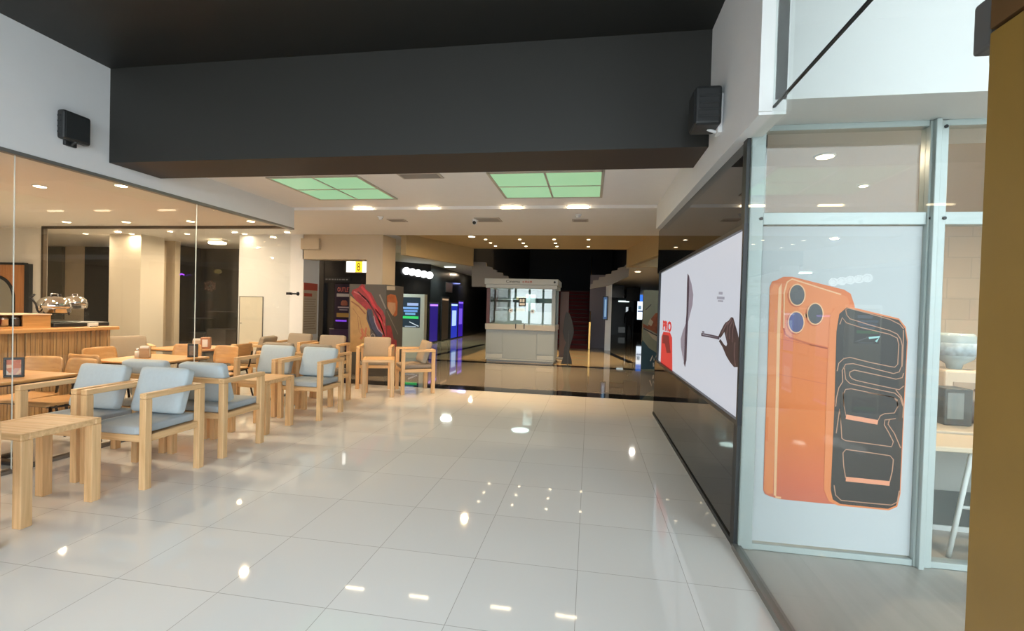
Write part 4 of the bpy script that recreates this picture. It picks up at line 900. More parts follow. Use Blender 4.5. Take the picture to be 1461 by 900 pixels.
for nm, L, w_, c_ in (('bright_red_streak', [(150, 100), (225, 190), (275, 290), (330, 380), (365, 470)], 0.05, (0.50, 0.03, 0.05)), ('dark_fold', [(110, 150), (210, 240), (280, 350), (340, 470), (385, 600)], 0.03, (0.08, 0.01, 0.02)),
                     ('pink_fold', [(70, 150), (150, 190), (230, 270)], 0.03, (0.45, 0.12, 0.14)), ('orange_spark', [(320, 420), (350, 500), (380, 600)], 0.035, (0.50, 0.16, 0.07)), ('dark_edge', [(208, 360), (225, 450), (260, 540), (310, 610)], 0.02, (0.015, 0.015, 0.03)),
                     ('rust_fold', [(290, 330), (345, 400), (390, 500)], 0.025, (0.36, 0.09, 0.06)), ('umber_sweep', [(45, 250), (120, 300), (190, 380)], 0.03, (0.24, 0.10, 0.05))):
    wobj(nm, B().ribbon(WP(L, 2 if nm != 'dark_edge' else 3), w_, (0, -1, 0)), M('print_'+nm, c_, 0.45, var=0.3, vs=20))
wobj('pale_arc', B().ribbon(WP([(275, 400), (290, 470), (320, 540), (372, 590)], 3), 0.022, (0, -1, 0)), M('print_mauve', (0.35, 0.22, 0.28), 0.5))
wobj('rose_marks', B().ribbon(WP([(150, 530), (165, 600), (140, 640)], 3), 0.05, (0, -1, 0)).ribbon(WP([(200, 520), (185, 600), (220, 640)], 3), 0.035, (0, -1, 0)), M('print_rose', (0.42, 0.13, 0.07), 0.5))
lb = B()
for L in ([(60, 320), (130, 420), (150, 520), (230, 620)], [(110, 400), (125, 560), (200, 640)]): lb.ribbon(WP(L, 1), 0.008, (0, -1, 0))
wobj('fine_lines', lb, M('print_brown_line', (0.20, 0.10, 0.05), 0.5))
wobj('ring_mark', B().ribbon(WP([(265+22*math.cos(2*PI*k/14), 612+28*math.sin(2*PI*k/14)) for k in range(15)], 3), 0.012, (0, -1, 0)), M('print_grey', (0.34, 0.30, 0.30), 0.5))
wobj('pale_bar', B().ribbon(WP([(245, 810), (270, 760), (310, 690)], 3), 0.05, (0, -1, 0)), M('print_pale', (0.42, 0.40, 0.36), 0.5))
wobj('side_red', B().plate(WS([(406, 500), (450, 500), (480, 640), (510, 650), (512, 740), (470, 830), (408, 800)]), OS), m_pr)
wobj('side_portrait_tone', B().plate(WS([(412, 195), (450, 175), (500, 190), (520, 260), (516, 390), (490, 410), (440, 350), (412, 300)]), OS), M('print_rust', (0.34, 0.10, 0.035), 0.5, var=0.4, vs=8))
wobj('side_pale_panel', B().plate(WS([(418, 260), (498, 266), (500, 340), (470, 400), (420, 320)], 1), OS), M('print_flesh', (0.42, 0.26, 0.17), 0.5, var=0.2, vs=8))
wobj('side_label', B().plate(WS([(408, 93), (494, 95), (494, 136), (408, 134)]), OS), M('print_label', (0.42, 0.38, 0.33), 0.5))
wobj('grey_streak', B().ribbon(WP([(335, 180), (402, 330)], 4), 0.03, (0, -1, 0)).ribbon(WS([(408, 345), (524, 590)], 1), 0.03, (1, 0, 0)), M('print_mid_grey', (0.20, 0.19, 0.18), 0.5))

# ------------------------------------------------------------------ shop behind the lintel (dark, with posters)
YB = 11.3
a, c = span(425, 570, 440, YB)
struct('wall_outlet_shop', B().box(a-0.4, AY(449, 440, YB).x, YB, YB+0.2, 0, 2.95), m_greywall, 'grey wall left of the dark shopfront behind the lintel', 'wall')
struct('wall_outlet_front', B().box(AY(449, 440, YB).x, -5.2, YB+0.1, YB+0.2, 0, 2.95).box(AY(449, 440, YB).x, AY(461, 440, YB).x, YB, YB+0.1, 0, 2.95).box(AY(449, 440, YB).x, -5.2, YB+0.02, YB+0.1, AY(480, 404, YB).z, 2.95), M('dark_shopfront', (0.022, 0.020, 0.022), 0.25), 'black shopfront behind the lintel', 'wall')
def wall_board(name, px0, py0, px1, py1, Y, label, cat, mt, d=0.02):
    a, c = AY(px0, py0, Y), AY(px1, py1, Y)
    t = thing(name, ((a.x+c.x)/2, Y, c.z), label, cat); w, h = c.x-a.x, a.z-c.z
    B().box(-w/2, w/2, 0, d, 0, h).build('panel', mt, t); return t, w, h
xp = AY(432, 430, 9.3).x+0.012
c0, c1 = AX(433.5, 403, xp), AX(451.5, 476, xp)
w, h = c1.y-c0.y, c0.z-c1.z
t = thing('notice_poster', (xp, (c0.y+c1.y)/2, c1.z), 'cream notice poster with red heading on the side of the white pier', 'poster', PI/2)
B().box(-w/2, w/2, 0, 0.011, 0, h).build('panel', M('notice_cream', (0.50, 0.42, 0.31), 0.5), t)
m_nr = M('notice_red', (0.45, 0.07, 0.04), 0.5)
B().box(-w/2, w/2, -0.002, 0, h*0.86, h).build('heading_band', m_nr, t); B().box(-w/2+0.02, w*0.1, -0.002, 0, h*0.74, h*0.80).build('subheading', m_nr, t)
g = B()
for k in range(13): g.box(-w/2+0.03, w/2-0.04-0.03*(k % 3), -0.002, 0, h*0.68-k*h*0.048, h*0.695-k*h*0.048)
g.build('text_lines', M('notice_line', (0.32, 0.25, 0.18), 0.5), t)
t, w, h = wall_board('sale_poster', 478, 405, 500, 470, YB+0.0, 'dark sale poster lettered OUTLET on the black shopfront', 'poster', M('poster_indigo', (0.020, 0.010, 0.030), 0.3))
text('poster_letters', 'OUTLET', (-w*0.34, -0.002, h*0.83), (1, 0, 0), (0, 0, 1), w*0.80, h*0.10, M('letter_red', (0.45, 0.10, 0.07), 0.5, es=0.1, ec=(0.5, 0.1, 0.06)), t, bold=0.02)
g = B().box(-w*0.38, w*0.42, -0.002, 0, h*0.72, h*0.79); g.build('white_line', M('letter_white', (0.45, 0.42, 0.42), 0.5), t)
B().lathe([(0.05, 0), (0.10, 0.02), (0.09, 0.10), (0.05, 0.14)], (0.04, -0.0, h*0.52), 14, 1, 0.05).build('picture_spot', M('spot_brown', (0.25, 0.08, 0.05), 0.5), t)
g = B(); g.box(-w*0.3, w*0.4, -0.002, 0, h*0.47, h*0.50).box(-w*0.2, w*0.3, -0.002, 0, h*0.42, h*0.44); g.build('small_lines', M('letter_grey', (0.35, 0.3, 0.33), 0.5), t)
B().box(-w*0.36, w*0.42, -0.002, 0, h*0.27, h*0.36).build('ochre_line', M('letter_ochre', (0.34, 0.20, 0.05), 0.5), t)
B().box(-w*0.42, w*0.25, -0.003, 0, h*0.17, h*0.205).build('violet_glow_line', EMIT('violet_line', (0.22, 0.06, 0.75), 1.0), t)
t, w, h = wall_board('fascia_sign', 463, 395, 500, 402, YB+0.0, 'dim illegible white lettering on the black fascia', 'sign', m_void)
g = B(); x = -w/2+0.03
while x < w/2-0.06:
    d_ = random.choice((0.04, 0.06, 0.09)); g.box(x, x+d_, -0.002, 0, h*0.35, h*0.62); x += d_+0.025
g.build('lettering', M('letter_dim', (0.28, 0.28, 0.28), 0.5), t)
t, w, h = wall_board('violet_poster', 470, 468, 500, 500, YB+0.02, 'dim violet display panel low on the black shopfront', 'panel', M('panel_violet', (0.05, 0.025, 0.07), 0.3, var=0.5, vs=5))
B().box(-w/2, w/2, -0.004, 0, h-0.02, h).build('edge', m_track, t)
# lit sign with a yellow middle
YL = 10.95
a0, a1 = AY(493, 372, YL), AY(529, 388, YL)
t = thing('lit_shop_sign', ((a0.x+a1.x)/2, YL, (AY(493, 388, YL).z)), 'bright white and yellow lit sign hanging left of the beige pillar', 'sign')
w = a1.x-a0.x; h = a0.z-a1.z
B().box(-w/2, w/2, 0, 0.10, -0.02, h+0.02, 0.006).build('case', m_metal, t)
B().box(-w/2+0.03, w/2-0.01, -0.004, 0, 0, h).build('lit_face', EMIT('sign_white', (1, 0.97, 0.88), 2.6), t)
B().box(-w*0.10, w*0.17, -0.007, -0.004, 0, h).build('yellow_field', EMIT('sign_yellow', (1.0, 0.62, 0.03), 1.5), t)
text('numeral', '8', (-w*0.03, -0.009, h*0.14), (1, 0, 0), (0, 0, 1), w*0.11, h*0.72, M('sign_black', (0.05, 0.03, 0.01), 0.5), t)

# ------------------------------------------------------------------ far left: totem, corner shop with five white discs, blue windows
a0, a1 = AY(570, 419, 14.8), AY(603, 500, 14.8)
tt = thing('screen_totem', ((a0.x+a1.x)/2+0.03, 14.8, 0), 'tall white totem with a dark screen of blue and green lines, right of the pillar', 'totem'); w = a1.x-a0.x; h = a0.z
B().box(-w/2, w/2, 0, 0.25, 0.0, h, 0.015, 2).build('case', M('totem_white', (0.72, 0.76, 0.72), 0.4), tt)
def tz(py): return AY(585, py, 14.8).z
B().box(-w/2+0.06, w/2-0.15, -0.006, 0, tz(467), tz(424)).build('screen', EMIT('screen_navy', (0.02, 0.04, 0.06), 0.8), tt)
for nm, p0, p1, cl, s_, f0, f1 in (('headline', 432, 436, (0.45, 0.60, 0.95), 0.8, 0.3, 0.9), ('blue_text', 438, 441, (0.25, 0.5, 0.95), 0.8, 0.08, 0.9), ('blue_text', 442, 445, (0.2, 0.42, 0.85), 0.8, 0.12, 0.86), ('blue_text', 446, 449, (0.2, 0.5, 0.8), 0.8, 0.2, 0.75), ('green_text', 451, 454.5, (0.05, 0.75, 0.18), 0.9, 0.05, 0.92), ('white_text', 465, 466.4, (0.5, 0.6, 0.7), 0.7, 0.2, 0.8)):
    ww = w-0.21; B().box(-w/2+0.06+ww*f0, -w/2+0.06+ww*f1, -0.009, -0.006, tz(p1), tz(p0)).build(nm, EMIT(nm, cl, s_), tt)
B().ribbon([(-w*0.1, -0.009, tz(459)), (w*0.28, -0.009, tz(465))], 0.03, (0, -1, 0)).build('white_slash', EMIT('slash', (0.7, 0.8, 0.85), 0.8), tt)
t = thing('tube_light', (-6.9, 13.7, 3.1), 'white tube light over the totem in the far left passage', 'lamp')
B().box(-0.3, 0.3, -0.04, 0.04, -0.02, 0, 0.004).build('housing', m_white, t); B().box(-0.29, 0.29, -0.035, 0.035, -0.05, -0.02, 0.01, 2).build('tube', EMIT('tube_white_b', (0.9, 1.0, 0.92), 3.5), t)
l = lamp('tube_beam', (0, 0, -0.08), 55, (0.85, 1.0, 0.9), 0.4); l.parent = t
m_dshop = M('shop_black', (0.014, 0.015, 0.016), 0.2)
# corner shop: a 45 degree fascia from A to B_, then along x = -6.2
A_, B2 = V((-7.55, 16.2, 0)), V((-6.15, 17.6, 0))
dd = (B2-A_).normalized(); nn = V((dd.y, -dd.x, 0))
struct('wall_corner_shop', B().plate([A_-dd*2.4, B2, B2+V((0, 0, 3.1)), A_-dd*2.4+V((0, 0, 3.1))], -nn*0.15), m_dshop, 'black corner shop of the far left passage', 'wall')
sg = thing('disc_sign', (A_+B2)/2, 'row of five glowing white discs on the black corner shop', 'sign'); sg['group'] = 'disc sign'
del sg['group']
zs = 2.62
qA = None
def on45(px, py):   # where a pixel's ray meets the 45-degree fascia
    d = ray(px, py); n = nn; P0 = A_+nn*0.06; k = (P0-V((0, 0, CAMZ))).dot(n)/d.dot(n); return V((0, 0, CAMZ))+d*k
e_disc = EMIT('disc_white', (1, 1, 1), 2.2)
for k in range(5):
    c = on45(579.5+k*8.3, 386.5+k*1.55); r_ = 0.135
    b = B().tube(c-nn*0.02, c+nn*0.06, r_, r_, 24); o = b.build('disc', e_disc); o.parent = sg; o.matrix_parent_inverse = Matrix.Translation(-sg.location)
    ring = []
    b = B().ribbon([c+nn*0.062+dd*(0.09*math.cos(2*PI*j/12))+V((0, 0, 0.09*math.sin(2*PI*j/12))) for j in range(9+k % 3)], 0.02, nn)
    o = b.build('disc_mark', EMIT('disc_mark', (0.75, 0.78, 0.8), 1.2)); o.parent = sg; o.matrix_parent_inverse = Matrix.Translation(-sg.location)
XF = -6.2
struct('wall_blue_shops', B().box(XF-0.2, XF, 17.62, 33, 0, 3.1), m_dshop, 'black shopfronts along the far left passage', 'wall')
def shop_window(px0, px1, py0, py1, label, cl, s_, trim):
    a, c = AX(px0, py0, XF), AX(px1, py1, XF); y0, y1 = a.y, c.y
    z1 = AX((px0+px1)/2, py0, XF).z; z0 = max(0.05, AX((px0+px1)/2, py1, XF).z)
    t = thing('lit_shop_window', (XF, (y0+y1)/2, z0), label, 'shop window'); w = (y1-y0); h = z1-z0
    B().box(0.005, 0.02, -w/2, w/2, 0, h).build('pane', EMIT('pane', cl, s_), t)
    B().box(0.0, 0.04, -w/2-0.05, -w/2, -0.03, h+0.05).box(0, 0.04, w/2, w/2+0.05, -0.03, h+0.05).box(0, 0.04, -w/2, w/2, h, h+0.05).build('frame', m_void, t)
    B().box(0.02, 0.03, -w/2+0.03, w/2-0.03, h-0.10, h-0.03).build('top_tube', EMIT('tube', trim, 1.6), t)
    if cl[2] > 0.3:
        B().box(0.02, 0.03, -w*0.3, w*0.3, h*0.35, h*0.8).build('display', EMIT('display', trim, s_*1.2), t)
shop_window(612, 623, 433, 487, 'deep violet lit shop window nearest in the far left passage', (0.03, 0.015, 0.22), 0.8, (0.45, 0.2, 1.0))
shop_window(630, 638, 425, 484, 'dim amber shop window between the violet and blue ones', (0.035, 0.022, 0.012), 0.8, (0.3, 0.2, 0.12))
shop_window(643, 651, 433, 485, 'brightest blue lit shop window of the far left passage', (0.02, 0.04, 0.5), 0.9, (0.45, 0.65, 1.0))
shop_window(653.5, 659, 430, 482, 'violet-blue lit shop window beyond the brightest blue one', (0.04, 0.01, 0.40), 0.8, (0.2, 0.1, 0.8))
t = thing('framed_picture', AX(640, 410, XF+0.002), 'small dim picture above the blue shop windows', 'picture')
B().box(0, 0.03, -0.5, 0.5, -0.22, 0.22).build('frame', m_blk, t); B().box(0.03, 0.034, -0.44, 0.44, -0.18, 0.18).build('print', M('dim_print', (0.16, 0.09, 0.07), 0.5), t)
q = FL(642, 379.5, 3.1)
t = thing('tube_light', (q.x, q.y, 3.1), 'thin white tube light under the far left passage ceiling', 'lamp')
B().box(-0.24, 0.24, -0.04, 0.04, -0.02, 0, 0.004).build('housing', m_white, t); B().box(-0.23, 0.23, -0.035, 0.035, -0.05, -0.02, 0.01, 2).build('tube', EMIT('tube_white', (0.9, 1.0, 0.92), 3.5), t)
l = lamp('tube_beam', (0, 0, -0.08), 70, (0.85, 1.0, 0.9), 0.4); l.parent = t
q = AY(684, 437, 30.0); t = thing('lit_sign', (q.x, 30.0, q.z-0.2), 'bright white lit panel far down the left passage, beside the kiosk', 'lit panel')
B().box(-0.75, 0.75, 0, 0.1, 0, 0.42, 0.01).build('face', EMIT('panel_white', (0.9, 0.95, 1.0), 2.0), t); B().box(-0.80, 0.80, 0.02, 0.12, -0.05, 0.0).box(-0.8, 0.8, 0.02, 0.12, 0.42, 0.47).build('case', m_blk, t)
q = AY(668, 438, 31.0); t = thing('globe_lamp', (q.x, 31.0, q.z), 'small round white light far down the left passage', 'lamp')
B().lathe([(0.03, -0.16), (0.13, -0.1), (0.17, 0), (0.13, 0.1), (0.03, 0.16)], seg=16).build('globe', EMIT('globe', (0.9, 0.95, 1), 1.8), t); B().tube((0, 0, 0.15), (0, 0, 3.1-q.z), 0.012).build('rod', m_blk, t)

# ------------------------------------------------------------------ kiosk
YK = 12.75
kx0, kx1 = AY(692, 513, YK).x, AY(790, 520, YK).x
kk = thing('kiosk', ((kx0+kx1)/2, YK, 0), 'pale grey kiosk with glass case and lettered header in the middle of the dark hall', 'kiosk')
w = kx1-kx0; D = 1.25
def kz(py, px=745): return AY(px, py, YK).z
zl, zl2, zg, zh0, zh1 = kz(471), kz(463), kz(461), kz(411.5), kz(398)
m_kg = M('kiosk_grey', (0.35, 0.42, 0.47), 0.45); m_kg2 = M('kiosk_light', (0.48, 0.54, 0.57), 0.45); m_kled = M('kiosk_ledge', (0.48, 0.47, 0.43), 0.35); m_kred = M('kiosk_maroon', (0.10, 0.035, 0.04), 0.4)
B().box(-w/2, w/2, 0.03, D, 0.07, zl-0.002).box(-w/2+0.03, w/2-0.03, 0.07, D-0.05, 0, 0.07).build('base_cabinet', m_kg, kk)
B().box(-w/2-0.02, w/2+0.02, -0.03, D, zl-0.002, zl2, 0.01, 2).build('ledge', m_kled, kk)
for a, c in ((-w/2+0.02, -w/2+0.47), (w/2-0.47, w/2-0.02)):
    B().box(a, c, 0.012, 0.03, 0.24, zl-0.06, 0.004).build('door', m_kg, kk)
    B().box(a, c, 0.012, 0.03, 0.10, 0.215, 0.004).build('kick_panel', m_kg2, kk)
B().box(-w/2+0.49, w/2-0.49, 0.018, 0.03, 0.10, zl-0.06, 0.004).build('front_panel', m_kg, kk)
B().box(-w/2, w/2, 0.0, 0.03, 0.06, 0.085).build('base_trim', m_kg2, kk)
for a, c, mt in ((-w/2, -w/2+0.09, m_kred), (w/2-0.10, w/2, m_kg)):
    B().box(a, c, 0.0, 0.09, zl2, zh0, 0.005).build('post', mt, kk)
    B().box(a, c, D-0.09, D, zl2, zh0, 0.005).build('post', mt, kk)
B().box(-w/2+0.09, w/2-0.10, 0.03, 0.038, zl2, zh0).build('front_glass', GLASS('kiosk_glass', (0.9, 0.95, 0.93), 0.07), kk)
for s in (-1, 1): B().box(s*(w/2-0.04)-0.004, s*(w/2-0.04)+0.004, 0.09, D-0.09, zl2, zh0).build('side_glass', m_glass, kk)
B().box(-w/2+0.09, w/2-0.10, D-0.06, D-0.03, zl2, zh0).build('back_panel', M('kiosk_back', (0.20, 0.25, 0.24), 0.4), kk)
B().box(-w/2+0.1, w/2-0.1, D-0.55, D-0.07, zl2, zl2+0.35).build('inner_counter', m_kg2, kk)
for z in (0.45, 0.7):
    B().box(-w/2+0.1, 0.05, D-0.35, D-0.07, zl2+z-0.015, zl2+z).build('shelf', m_metal, kk)
B().box(-w/2-0.02, w/2+0.04, -0.06, D+0.04, zh0, zh0+0.10, 0.006).build('header_moulding', m_kg2, kk)
B().box(-w/2-0.05, w/2+0.07, -0.10, D+0.06, zh0+0.10, zh1, 0.008).build('header', m_kg2, kk)
zt = zh0+0.10; hh = zh1-zt
text('header_letters', 'Cinema', (-w*0.21, -0.104, zt+hh*0.28), (1, 0, 0), (0, 0, 1), w*0.20, hh*0.5, m_blk, kk)
g = B()
for k, (x, d_) in enumerate(((0.03, 0.05), (0.10, 0.05), (0.16, 0.06), (0.23, 0.06))): g.box(x*1.0+0.02, x+0.02+d_, -0.103, -0.10, zt+hh*0.35, zt+hh*(0.66 if k % 2 else 0.58))
g.build('faded_red_lettering', M('faded_red', (0.42, 0.20, 0.20), 0.5), kk)
B().tube((w/2-0.03, -0.10, zt+hh*0.5), (w/2-0.03, -0.115, zt+hh*0.5), 0.03).build('round_badge', m_blk, kk)
def kp(px, py): q = AY(px, py, YK); return q.x-(kx0+kx1)/2, q.z
for px, py in ((728.5, 443), (759.5, 444)):
    x, z = kp(px, py); B().tube((x, 0.03, z), (x, 0.02, z), 0.055, 0.055, 24).build('round_sticker', M('sticker_white', (0.80, 0.82, 0.82), 0.5), kk)
    B().box(x-0.022, x+0.022, 0.016, 0.02, z-0.008, z+0.016).build('sticker_mark', m_blk, kk)
x0_, z1_ = kp(740, 424.5); x1_, z0_ = kp(750, 437)
B().box(x0_, x1_, 0.02, 0.03, z0_, z1_).build('black_notice', m_blk, kk)
for k in range(2): B().box(x0_+0.03+k*0.075, x0_+0.085+k*0.075, 0.016, 0.02, z0_+0.11, z0_+0.2).build('notice_mark', m_wht, kk)
B().box(x0_+0.03, x1_-0.03, 0.016, 0.02, z0_+0.03, z0_+0.09).build('notice_text_block', m_wht, kk)
for px in (736, 748): 
    x, z = kp(px, 468); B().box(x-0.012, x+0.012, -0.05, -0.03, zl+0.04, zl2+0.02).build('ledge_clip', m_blk, kk)
l = lamp('kiosk_beam', ((kx0+kx1)/2, YK+0.6, zh0-0.03), 6, (0.82, 1.0, 0.97), 0.5)
# goods inside the kiosk
for k in range(6):
    px = 707+k*6.5; x, z = kp(px, 450); X = (kx0+kx1)/2+x
    t = thing('glass_jar', (X, YK+D-0.2, zl2+0.351), 'greenish jar in the kiosk, number %s from the left' % ('one', 'two', 'three', 'four', 'five', 'six')[k], 'jar', 0, 'jars inside the kiosk')
    t['label'] = ('leftmost', 'second', 'third', 'fourth', 'fifth', 'rightmost')[k]+' greenish jar in the row inside the kiosk glass case'
    B().lathe([(0.035, 0), (0.045, 0.01), (0.045, 0.07), (0.03, 0.085)], seg=14).build('jar', M('jar_green', (0.20, 0.30, 0.26), 0.2), t); B().lathe([(0.032, 0.085), (0.032, 0.095)], seg=14).build('lid', m_metal, t)
t = thing('popcorn_machine', ((kx0+kx1)/2-0.12, YK+D-0.32, zl2+0.351), 'ochre and glass popcorn machine inside the kiosk, left of the centre', 'machine')
B().box(-0.13, 0.13, -0.13, 0.13, 0, 0.08).build('base', M('ochre_base', (0.42, 0.28, 0.10), 0.4), t); B().box(-0.13, 0.13, -0.13, 0.13, 0.08, 0.10).box(-0.13, 0.13, -0.13, 0.13, 0.34, 0.42).build('top', M('ochre_top', (0.46, 0.34, 0.16), 0.4), t); B().box(-0.12, 0.12, -0.12, 0.12, 0.10, 0.34).build('case', m_glass, t)
t = thing('white_fridge', ((kx0+kx1)/2+0.15, YK+D-0.3, zl2+0.351), 'pale cabinet inside the kiosk, right of the black notice', 'cabinet')
B().box(-0.11, 0.17, -0.15, 0.15, 0, 0.5, 0.01).build('case', M('fridge_white', (0.6, 0.68, 0.72), 0.3), t); B().box(0.02, 0.03, -0.154, -0.15, 0.05, 0.45).build('door_seam', m_track, t)

for x, y in ((-2.9, 15.0), (-0.9, 15.0)):  # unseen spots added to brighten the golden hall floor
    l = lamp('hall_floor_fill', (x, y, 7.9), 2600, (1.0, 0.68, 0.34), 0.15, 'SPOT'); l.data.spot_size = math.radians(38); l.data.spot_blend = 0.5
# standee seen from behind, and the pale banner
YD = 12.95
pts = cpt([(770, 400), (785, 405), (803, 432), (818, 480), (830, 535), (833, 575), (815, 640), (802, 682), (792, 740), (808, 790), (816, 842), (722, 842), (742, 780), (750, 705), (764, 660), (746, 622), (738, 570), (745, 500), (752, 455), (760, 415)], 680, 380, 6)
P_ = [AY(x, y, YD) for x, y in pts]; bz = min(p.z for p in P_)
P_ = [p-V((0, 0, bz)) for p in P_]
cs = thing('cardboard_standee', (AY(810, 515, YD).x, YD, 0), 'grey-blue cardboard standee seen from behind, right of the kiosk', 'standee')
o = B().plate(P_, (0, 0.02, 0)).build('board', M('card_blue_grey', (0.034, 0.042, 0.056), 0.7)); o.parent = cs; o.matrix_parent_inverse = Matrix.Translation(-cs.location)
B().plate([(-0.02, -0.001, 0.001), (0.02, -0.001, 0.001), (0.02, -0.001, 0.9), (0.0, -0.001, 0.95)], (0, -0.02, 0)).plate([(-0.015, -0.002, 0.001), (0.015, -0.002, 0.001), (0.015, -0.35, 0.001), (-0.015, -0.35, 0.001), ], (0, 0, 0.01)).build('strut', M('card_grey', (0.06, 0.07, 0.085), 0.7), cs)
a0, a1 = AY(800, 416, 14.3), AY(809.5, 500, 14.3)
t = thing('pale_banner', ((a0.x+a1.x)/2, 14.3, 0), 'narrow greyish pink upright banner behind the standee', 'banner')
B().box(-(a1.x-a0.x)/2, (a1.x-a0.x)/2, 0, 0.02, 0.05, a0.z).build('sheet', M('banner_pink', (0.17, 0.12, 0.12), 0.6), t); B().box(-0.2, 0.2, -0.12, 0.12, 0, 0.05, 0.01).build('foot', m_track, t)

# ------------------------------------------------------------------ red stairs and far right passage
sx1 = AY(838, 500, 18.2).x
st = struct('stairs', (lambda b: [b.box(-2.9, sx1, 18.3+k*0.30, 24, k*0.17, (k+1)*0.17, 0.006) for k in range(14)] and b)(B()), M('red_carpet', (0.10, 0.006, 0.009), 0.9), 'red carpeted stairs rising into the dark hall', 'stairs')
nb = B()  # dark step edges added, since even light hides the steps
for k in range(14): nb.box(-2.9, sx1-0.02, 18.3+k*0.30-0.012, 18.3+k*0.30, (k+1)*0.17-0.045, (k+1)*0.17-0.002)
struct('trim_18', nb, M('step_edge_dark', (0.03, 0.004, 0.005), 0.6), 'dark strips added to mark the red steps where even light hides them', 'step edge strip')
hr = thing('stair_handrail', (sx1+0.05, 18.3, 0), 'brass trimmed side of the red stairs, right edge', 'handrail')
m_brass = M('brass', (0.55, 0.32, 0.10), 0.3, 0.9)
B().box(-0.03, 0.05, -0.05, 0.05, 0, 1.05, 0.008).build('newel', m_brass, hr)
B().plate([(0, 0, 0.95), (0, 5.4, 0.95+3.06), (0, 5.4, 1.05+3.06), (0, 0, 1.05)], (0.04, 0, 0)).build('rail', m_brass, hr)
B().plate([(0.015, 0.06, 0.05), (0.015, 5.4, 0.05+3.06), (0.015, 5.4, 0.95+3.06), (0.015, 0.06, 0.95)], (0.015, 0, 0)).build('side_panel', M('stair_side', (0.02, 0.015, 0.012), 0.15), hr)
a0, a1 = AY(842, 410, 19), AY(866, 490, 19)
struct('wall_mauve', B().box(a0.x, a1.x-0.02, 19, 19.2, 0, 2.9), M('mauve_grey_wall', (0.15, 0.13, 0.16), 0.5), 'mauve grey wall right of the red stairs', 'wall')
a0, a1 = AY(865.5, 395, 18), AY(871, 485, 18)
struct('wall_white_post', B().box(a0.x, a1.x, 18, 18.16, 0, 2.66), m_white, 'slim white post right of the red stairs', 'post')
def far_screen(name, px0, px1, py0, py1, Y, label, mat_c, s_, bars):
    a, c = AY(px0, py0, Y), AY(px1, py1, Y); w, h = c.x-a.x, a.z-c.z
    t = thing(name, ((a.x+c.x)/2, Y, c.z), label, 'screen')
    B().box(-w/2-0.04, w/2+0.04, 0.0, 0.15, -0.04, h+0.04).build('case', m_blk, t)
    B().box(-w/2, w/2, -0.01, 0, 0, h).build('panel', EMIT('panel', mat_c, s_), t)
    for (u0, u1, v0, v1, cl, e) in bars: B().box(-w/2+u0*w, -w/2+u1*w, -0.016, -0.01, v0*h, v1*h).build('picture_area', EMIT('picture_area', cl, e), t)
far_screen('video_screen', 910, 921, 420, 456, 34.0, 'bright blue and white screen far down the right passage', (0.75, 0.85, 0.95), 1.6, ((0, 1, 0.72, 1, (0.05, 0.2, 0.75), 1.2), (0.05, 1, 0.30, 0.36, (0.1, 0.15, 0.3), 0.8), (0.1, 0.45, 0.4, 0.55, (0.2, 0.35, 0.5), 0.8)))
far_screen('blue_sign', 861.5, 865.5, 424, 455, 17.7, 'narrow blue upright lit sign beside the slim white post', (0.03, 0.09, 0.22), 0.9, ((0.3, 0.8, 0.1, 0.9, (0.3, 0.5, 0.7), 0.7),))
t = thing('lit_display_case', AY(890, 447, 30)-V((0, 0, 1.0)), 'dim glassy display case with white lights far down the right passage', 'display case'); t.location.z = 0
B().box(-0.9, 0.6, 0, 0.6, 0, 2.3).build('case', M('dim_case', (0.10, 0.12, 0.12), 0.25), t)
B().box(-0.35, 0.3, -0.02, 0, 2.05, 2.14).build('top_light', EMIT('case_light', (0.8, 0.95, 0.95), 1.4), t)
B().box(0.12, 0.26, -0.02, 0, 1.3, 1.75).build('side_light', EMIT('case_light2', (0.8, 0.9, 0.95), 0.6), t)
B().box(-0.3, 0.1, -0.02, 0, 0.15, 0.5).build('low_panel', EMIT('case_low', (0.5, 0.55, 0.55), 0.10), t)
struct('wall_right_shops', B().box(4.3, 4.5, 13, 40, 0, 2.66).box(1.75, 2.4, 24, 24.3, 2.0, 2.66).box(0.9, 1.5, 22, 22.3, 2.1, 2.66), m_dshop, 'dark shops along the far right passage', 'wall')
